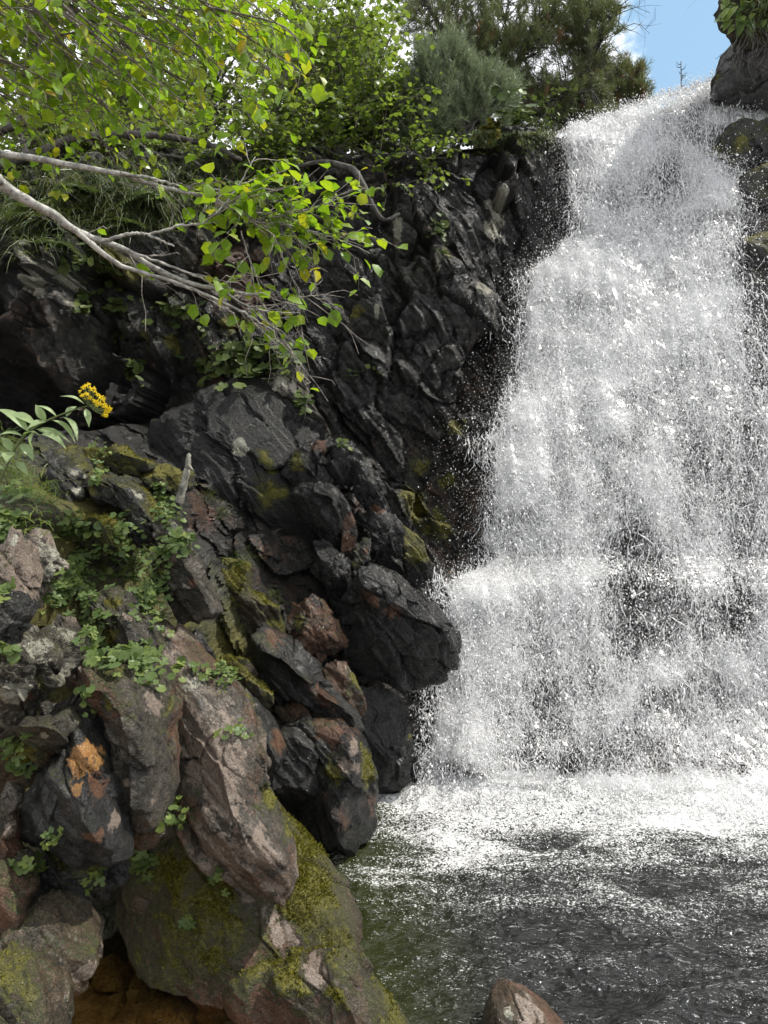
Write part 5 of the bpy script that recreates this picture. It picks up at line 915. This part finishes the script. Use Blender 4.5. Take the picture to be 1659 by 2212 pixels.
def fern(label, px, py, n_, L, seed, mat='shade_herb', d=None, group='ferns on the rim'):
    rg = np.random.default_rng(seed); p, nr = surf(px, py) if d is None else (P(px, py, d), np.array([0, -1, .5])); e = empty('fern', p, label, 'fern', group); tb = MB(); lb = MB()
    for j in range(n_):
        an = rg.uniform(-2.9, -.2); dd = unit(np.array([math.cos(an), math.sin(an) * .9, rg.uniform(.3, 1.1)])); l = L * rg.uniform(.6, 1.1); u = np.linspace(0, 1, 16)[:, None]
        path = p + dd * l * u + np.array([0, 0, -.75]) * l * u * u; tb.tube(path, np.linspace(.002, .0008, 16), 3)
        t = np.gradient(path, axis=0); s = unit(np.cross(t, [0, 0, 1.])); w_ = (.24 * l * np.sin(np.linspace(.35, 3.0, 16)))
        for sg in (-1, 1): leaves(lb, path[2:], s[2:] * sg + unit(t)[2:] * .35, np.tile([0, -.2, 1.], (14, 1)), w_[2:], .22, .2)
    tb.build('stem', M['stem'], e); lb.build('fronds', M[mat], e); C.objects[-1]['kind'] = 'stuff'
for k_, (px, py, L, lb) in enumerate([(60, 470, .34, 'fern drooping over the rim at the left edge under the upper bough'), (170, 430, .36, 'broad fern under the upper grey bough'), (270, 500, .30, 'fern just below the lower grey bough'), (330, 440, .32, 'fern between the two grey boughs'), (430, 420, .30, 'small fern behind the fork of the boughs'), (120, 540, .28, 'fern hanging at the top of the pale lichened rock'), (770, 430, .22, 'little fern on the roots under the alder sprig')]):
    fern(lb, px, py, 11, L, 60 + k_)

# ------------------------------------------------------------------ roots, dead stick
mb = MB(); e = empty('tree_root', P(790, 470, 6.05), 'crooked dark root hanging down the cliff below the rim alders', 'root')
mb.tube(curve([P(735, 380, 6.3), P(760, 365, 6.1), P(785, 400, 6.0), P(805, 445, 6.), P(830, 475, 6.), P(862, 462, 6.)], 24), np.linspace(.035, .012, 24), 8); mb.tube(curve([P(760, 365, 6.1), P(700, 350, 6.2), P(640, 360, 6.2)], 12), np.linspace(.03, .015, 12), 7); mb.build('wood', M['dark_bark'], e)
p, nr = surf(390, 1074); dd_ = min(p[1], 4.2) - .40
e = empty('dead_stick', p, 'pale broken dead stick standing upright before the dark wet rock', 'stick'); mb = MB()
mb.tube(curve([P(386, 1086, dd_), P(396, 1050, dd_), P(405, 1010, dd_ + .02), P(408, 983, dd_ + .02)], 16), np.linspace(.024, .012, 16) * (1 + .12 * np.sin(np.arange(16) * 1.7)), 8); mb.build('stick', M['dead_wood'], e)
mb = MB(); mb.tube(np.array([P(406, 1005, dd_), P(412, 1012, dd_ - .01), P(419, 1018, dd_)]), [.014, .009, .003], 6); mb.build('snag', M['dead_wood'], e)

# ------------------------------------------------------------------ small plants on the rocks
def rosette(label, fr, x, y, n_, leaf, rad, seed, mat='herb', lobes=0, group='small plants on the rocks', stalk=.05, name='rosette_plant', lift=.35, asp=1.):
    rg = np.random.default_rng(seed); px, py = fx(fr, x, y); p0, nr = surf(px, py); e = empty(name, p0, label, 'plant', group); tb = MB(); lb = MB(); Q = []; Nn = []
    sc = FR[fr][2]
    for j in range(n_):
        ax, ay = rg.normal() * rad * sc * asp, rg.normal() * rad * sc / asp; p, nr = surf(px + ax, py + ay)
        if abs(p[1] - p0[1]) > .5: p = p0 + rg.normal(size=3) * .03
        tip = p + unit(nr * .5 + np.array([rg.normal() * .5, -.45, .75])) * stalk * rg.uniform(.5, 1.3); tb.tube(np.array([p, (p + tip) / 2 + np.array([0, 0, .2 * stalk]), tip]), [.0013, .0011, .001], 3)
        Q.append(tip); Nn.append(unit(np.array([0, -.45, .8]) + rg.normal(size=3) * .4 + nr * .25))
    discs(lb, np.array(Q), np.array(Nn), leaf * rg.uniform(.55, 1.15, n_), lobes, rg); tb.build('stem', M['stem'], e); C.objects[-1]['kind'] = 'stuff'; lb.build('foliage', M[mat], e, smooth=False); C.objects[-1]['kind'] = 'stuff'
G4 = 'round leaved plants on the shaded cliff'
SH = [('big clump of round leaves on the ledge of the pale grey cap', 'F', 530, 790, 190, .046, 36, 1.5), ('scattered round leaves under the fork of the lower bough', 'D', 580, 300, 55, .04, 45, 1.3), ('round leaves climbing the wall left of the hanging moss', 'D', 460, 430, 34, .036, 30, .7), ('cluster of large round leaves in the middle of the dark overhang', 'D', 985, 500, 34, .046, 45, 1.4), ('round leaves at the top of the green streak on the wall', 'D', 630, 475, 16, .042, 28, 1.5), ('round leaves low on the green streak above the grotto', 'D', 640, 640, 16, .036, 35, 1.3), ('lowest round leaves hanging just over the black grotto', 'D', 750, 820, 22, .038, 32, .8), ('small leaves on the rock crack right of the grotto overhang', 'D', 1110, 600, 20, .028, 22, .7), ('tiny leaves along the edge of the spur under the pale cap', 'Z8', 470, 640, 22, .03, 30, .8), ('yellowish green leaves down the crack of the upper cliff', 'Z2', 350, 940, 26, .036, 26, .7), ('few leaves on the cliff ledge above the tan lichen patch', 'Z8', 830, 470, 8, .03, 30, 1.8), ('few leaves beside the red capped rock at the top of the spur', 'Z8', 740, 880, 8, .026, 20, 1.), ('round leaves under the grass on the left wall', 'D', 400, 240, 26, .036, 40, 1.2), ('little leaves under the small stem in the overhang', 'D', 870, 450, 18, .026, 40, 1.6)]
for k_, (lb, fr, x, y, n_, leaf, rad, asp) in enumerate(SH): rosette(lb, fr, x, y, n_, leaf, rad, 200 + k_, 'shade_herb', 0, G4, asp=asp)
HB = [('leafy herb patch at the left edge above the pale rock blade', 'A', 60, 1290, 60, .030, 70, 0, 1.), ('lobed leaf herb patch over the knobbly pale rock', 'A', 150, 1010, 26, .028, 60, 3, 1.3), ('green herbs trailing between the lichen streaked boulder and the gully', 'A', 640, 1290, 44, .026, 90, 0, 1.4), ('herb tuft spilling over the right side of the long mossy boulder', 'A', 1310, 1040, 46, .028, 60, 3, 1.2), ('bright leaves on top of the grey edged slab', 'A', 1400, 1180, 40, .020, 60, 0, 1.6), ('leaves hanging over the square grey block', 'A', 1480, 1430, 70, .024, 75, 0, 1.5), ('dense carpet of leaves below the upright mossy rock', 'A', 1080, 1520, 80, .022, 110, 0, 1.6), ('herb cluster right of the upright mossy rock', 'A', 1010, 1340, 40, .022, 55, 0, .8), ('clump of lobed leaves in the gully beside the mossy topped block', 'Z4', 260, 270, 70, .030, 60, 4, 1.2), ('tall bright herb in the gully', 'Z4', 320, 220, 26, .032, 36, 4, .8), ('herbs creeping down the gully beside the striated slab', 'Z4', 385, 430, 60, .028, 45, 4, .6), ('bright leaves at the foot of the gully', 'Z4', 430, 570, 26, .026, 36, 0, 1.4), ('leafy herb between the mossy block and the square grey block', 'Z4', 620, 300, 70, .028, 52, 4, .7), ('herbs left of the square grey block', 'Z4', 560, 200, 44, .022, 60, 0, 1.4), ('rosette of scalloped leaves below the mossy topped block', 'Z4', 585, 565, 44, .030, 44, 4, 1.3), ('two pale leaves in the dark hollow', 'Z4', 795, 610, 8, .034, 18, 4, 1.2), ('small leafy tuft above the pinkish rib', 'Z4', 660, 650, 10, .024, 26, 0, 1.2), ('light green leaves on the mossy green rock', 'Z4', 940, 630, 28, .024, 36, 4, 1.6), ('leaf sprig between the curved rock and the second rib', 'Z4', 970, 865, 14, .026, 26, 4, 1.4), ('bright herb on the oblong boulder at the left edge', 'Z4', 70, 930, 16, .030, 28, 4, 1.), ('few leaves under the bright herb at the left edge', 'Z4', 80, 1010, 10, .026, 26, 0, .8), ('yellowish leaf sprig in the crack of the pinkish rib', 'Z5', 750, 215, 8, .026, 16, 0, 1.2), ('leaf pair lower in the crack of the pinkish rib', 'Z5', 755, 300, 8, .022, 16, 0, .7), ('bright green rosette in the crevice left of the great mossy boulder', 'Z5', 580, 490, 18, .036, 28, 5, 1.), ('small rosette on the crest of the great mossy boulder', 'Z5', 905, 535, 8, .026, 12, 5, .8), ('pale rosette on the lower face of the great mossy boulder', 'Z5', 790, 740, 6, .030, 12, 5, 1.), ('leaves on the dark mossy rock under the orange patched boulder', 'Z5', 210, 375, 9, .024, 16, 4, 1.), ('leaf trio on the left of the black pitted rock', 'Z5', 95, 510, 7, .028, 18, 4, 1.), ('leaf pair above the black pitted rock', 'Z5', 160, 505, 5, .030, 12, 4, .7), ('dull leaves on the right of the black pitted rock', 'Z5', 400, 555, 10, .022, 24, 4, 1.), ('brownish sprig on the rib edge', 'Z5', 685, 295, 8, .022, 18, 0, 1.), ('leaves by the small white lichen boulder', 'Z4', 45, 540, 14, .026, 26, 0, 1.), ('yellow leaf at the foot of the rock blade', 'Z4', 20, 300, 6, .034, 20, 4, 1.2), ('leaf tuft at the crown of the orange patched boulder', 'Z4', 375, 775, 6, .016, 12, 0, .7), ('leaf tuft beside the slab foot', 'Z4', 370, 705, 9, .02, 14, 0, 1.), ('little leaves on the round mossy mound', 'A', 830, 650, 14, .022, 60, 3, 1.6), ('small leaves between the mossy boulders', 'A', 880, 810, 16, .024, 46, 3, 1.4), ('leaves hanging beside the white lichen streak', 'A', 810, 870, 14, .026, 30, 0, .9), ('leaves low in the hollow under the streaked boulder', 'A', 520, 1320, 14, .030, 60, 0, 1.4), ('big lobed leaf by the tiny dry stalk', 'A', 1330, 940, 5, .036, 14, 3, 1.), ('leaves over the gully soil', 'A', 610, 1590, 12, .04, 40, 4, 1.)]
for k_, (lb, fr, x, y, n_, leaf, rad, lo, asp) in enumerate(HB): rosette(lb, fr, x, y, int(n_ * 1.5) + 1 if n_ > 16 else n_, leaf * .74, rad * 1.05, 300 + k_, 'herb', lo, 'small plants on the rocks', asp=asp, stalk=.028)

# grass tufts at the left edge
def tuft(label, pl, L, seed, mat='grass', spread=.03, w_=.0014, group='grass tufts'):
    rg = np.random.default_rng(seed); mb = MB(); R = []; D = []
    for (px, py, n_) in pl:
        p, nr = surf(px, py)
        for j in range(n_): R.append(p + rg.normal(size=3) * spread); D.append(unit(np.array([rg.normal() * .6 + .2, -.3 + rg.normal() * .4, .9])))
    blades(mb, np.array(R), np.array(D), rg.uniform(.5, 1.1, len(R)) * L, w_, .7, rg); tag(mb.build('grass_tuft', M[mat], smooth=False), label, 'grass', group)
for k_, (lb, px, py, n_, L, sp) in enumerate([('bright fine grass tuft under the stem of the yellow flowering plant', 15, 1030, 260, .20, .06), ('bright fine grass tuft right beside the leafy herb at the left edge', 62, 1068, 200, .17, .05), ('fine grass at the very left edge below the pale pointed leaves', 8, 985, 200, .20, .05), ('thin arching grass blades in front of the lichen streaked boulder', 104, 1088, 26, .15, .014), ('tall dry grass hanging under the herbs at the left edge', 72, 1150, 44, .12, .03), ('few dry blades lying against the square grey block', 340, 1198, 14, .14, .012), ('dark wet grass trailing over the root tangled rock', 480, 1110, 80, .13, .026), ('dark wet grass below the slender mossy ledge', 520, 1215, 90, .13, .028), ('dark wet grass above the rusty brown rock', 580, 1290, 80, .13, .026), ('dry root grass hanging under the mossy mound by the stick', 450, 1075, 60, .14, .024), ('grass tuft draping at the lip of the cliff beside the waterfall', 1165, 300, 90, .16, .03), ('small grass tuft on the rim under the bluish pine', 1085, 318, 50, .14, .028)]):
    tuft(lb, [(px, py, n_)], L, 700 + k_, 'bright_grass' if k_ < 5 else 'grass', spread=sp)

# ragwort with yellow flowers
rg = np.random.default_rng(81); D0 = 1.75
def pa(x, y, d=0.): return P(*fx('A', x, y), D0 + d)
e = empty('ragwort_plant', pa(-60, 960, .05), 'yellow flowering plant with long pale pointed leaves bending in from the left edge', 'plant')
mb = MB(); mb.tube(curve([pa(-80, 1020), pa(20, 830), (pa(130, 600)), pa(240, 470), pa(380, 385), pa(500, 332), pa(630, 285), pa(740, 255)], 40), np.linspace(.0034, .0018, 40), 7)
HEAD = [(705, 85), (730, 72), (745, 100), (780, 105), (787, 132), (660, 135), (680, 165), (715, 150), (715, 190), (760, 195), (772, 208), (800, 215), (840, 180), (860, 195), (830, 235), (870, 240), (882, 268), (910, 275), (870, 300), (882, 328), (862, 322), (850, 252), (690, 100), (742, 182), (815, 160), (895, 290), (755, 120), (800, 240)]
pet = MB(); cen = MB()
for (x, y) in HEAD:
    q = pa(x, y, rg.normal() * .012); b = pa(740, 255); m_ = (b + q) / 2 + np.array([0, 0, -.006]); mb.tube(curve([b, m_, q], 7), np.linspace(.0011, .0008, 7), 4)
    ax = unit(q - b + np.array([0, -.02, .0]) + rg.normal(size=3) * .012); s = unit(np.cross(ax, rg.normal(size=3))); t = np.cross(ax, s); k = 6
    an = np.arange(k) / k * 6.283 + rg.random(); dd = np.cos(an)[:, None] * s + np.sin(an)[:, None] * t + ax * .1 + np.array([0, 0, -.55])
    leaves(pet, np.tile(q, (k, 1)), dd, np.tile(ax, (k, 1)) + rg.normal(size=(k, 3)) * .2, rg.uniform(.0065, .0095, k), .26, .1); cen.tube(np.array([q - ax * .004, q + ax * .002]), [.0014, .0018], 6)
mb.build('stem', M['stem'], e); pet.build('petals', M['petal'], e); C.objects[-1]['kind'] = 'stuff'; cen.build('flower_centre', M['petal'], e); C.objects[-1]['kind'] = 'stuff'
for (x0, y0, x1, y1, wd) in [(235, 470, 0, 308, .2), (300, 420, 78, 362, .2), (380, 388, 237, 450, .22), (378, 378, 305, 262, .36), (470, 345, 310, 266, .16), (300, 448, 520, 600, .2), (340, 436, 550, 546, .12), (425, 372, 600, 540, .16), (512, 345, 625, 522, .2), (325, 505, 482, 562, .22), (290, 465, 286, 608, .4), (195, 512, 8, 505, .24), (100, 632, 22, 528, .38), (172, 575, 266, 697, .36), (268, 636, 374, 708, .18), (130, 718, 222, 822, .3), (85, 640, 60, 722, .5), (550, 345, 627, 272, .36), (700, 242, 522, 186, .14), (712, 280, 735, 416, .26), (60, 690, -40, 640, .3), (40, 780, -60, 800, .3), (190, 500, 310, 500, .3)]:
    x1, y1 = x0 + (x1 - x0) * 1.15, y0 + (y1 - y0) * 1.15; a, b = pa(x0, y0), pa(x1, y1, rg.normal() * .02); lb = MB(); L = np.linalg.norm(b - a); d = unit(b - a); nn = unit(np.array([.1, -.6, .75]) + rg.normal(size=3) * .25); s = unit(np.cross(nn, d)); nn = np.cross(d, s)
    u = np.linspace(0, 1, 9); wv = (np.sin(np.clip(u ** .8 * .97 + .03, 0, 1) * math.pi) ** 1.1) * wd * .64; c = a + d * L * u[:, None] + nn * (L * .16 * np.sin(u * math.pi))[:, None]
    V = np.concatenate([c - s * (wv * L)[:, None] + nn * (wv * L * .3)[:, None], c, c + s * (wv * L)[:, None] + nn * (wv * L * .3)[:, None]]); i = np.arange(8)
    lb.add(V, quads=np.concatenate([np.stack([i, i + 1, i + 10, i + 9], -1), np.stack([i + 9, i + 10, i + 19, i + 18], -1)])); lb.build('leaf', M['lance'], e)

# plants and soil hanging over the grey rock in the top right corner
rg = np.random.default_rng(91); e = empty('soil_overhang', P(1640, 40, 7.), 'dark root bound turf overhanging the grey rock in the top right corner', 'turf'); n_ = 4000
v = unit(rg.normal(size=(60 * 40, 3))); th, phh = np.meshgrid(np.linspace(0, 6.283, 61)[:-1], np.linspace(0, math.pi, 40)); v = np.stack([np.cos(th).ravel() * np.sin(phh).ravel(), np.sin(th).ravel() * np.sin(phh).ravel(), np.cos(phh).ravel()], 1)
q = v * np.array([.62, .5, .42]) + P(1715, 0, 7.05); q += v * (.10 * blocks(q * 4, 3) + .08 * fbm(q * 5, 3, 4))[:, None]; i = (np.arange(39)[:, None] * 60 + np.arange(60)[None]); j = (np.arange(39)[:, None] * 60 + (np.arange(60)[None] + 1) % 60)
obj('soil', q, [np.stack([i, j, j + 60, i + 60], -1).reshape(-1, 4)], M['soil'], e)
gb = MB(); n_ = 420; R = P(1705, 10, 6.75) + rg.normal(size=(n_, 3)) * np.array([.18, .1, .10]); blades(gb, R, np.stack([rg.normal(size=n_) * .5 - .2, -.5 + rg.normal(size=n_) * .3, rg.uniform(.1, .8, n_)], 1), rg.uniform(.2, .45, n_), .006, 1.1, rg); gb.build('grass', M['grass'], e, smooth=False); C.objects[-1]['kind'] = 'stuff'
lb = MB(); n_ = 46; R = P(1600, 18, 6.7) + rg.normal(size=(n_, 3)) * np.array([.10, .06, .08]); leaves(lb, R, np.stack([rg.normal(size=n_) * .6 - .4, rg.normal(size=n_) * .4 - .3, -.5 + rg.normal(size=n_) * .4], 1), np.tile([-.2, -.6, .6], (n_, 1)), rg.uniform(.08, .16, n_), .4, .2); lb.build('foliage', M['herb'], e); C.objects[-1]['kind'] = 'stuff'
tb = MB()
for j in range(26):
    a = P(1600 + rg.uniform(-20, 60), 90 + rg.uniform(-40, 30), 6.7); tb.tube(curve([a, a + np.array([rg.normal() * .05, -.02, -.15]), a + np.array([rg.normal() * .1, -.02, -.3])], 6), np.linspace(.006, .002, 6), 4)
tb.build('root', M['dark_bark'], e); C.objects[-1]['kind'] = 'stuff'
# leafy plants at the rim left of the waterfall
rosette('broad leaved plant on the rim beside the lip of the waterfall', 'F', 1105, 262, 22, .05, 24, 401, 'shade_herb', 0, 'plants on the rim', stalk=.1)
rosette('orange and green cushion on the rim above the bare cliff', 'F', 1065, 295, 60, .03, 16, 402, 'moss', 0, 'plants on the rim', stalk=.05)
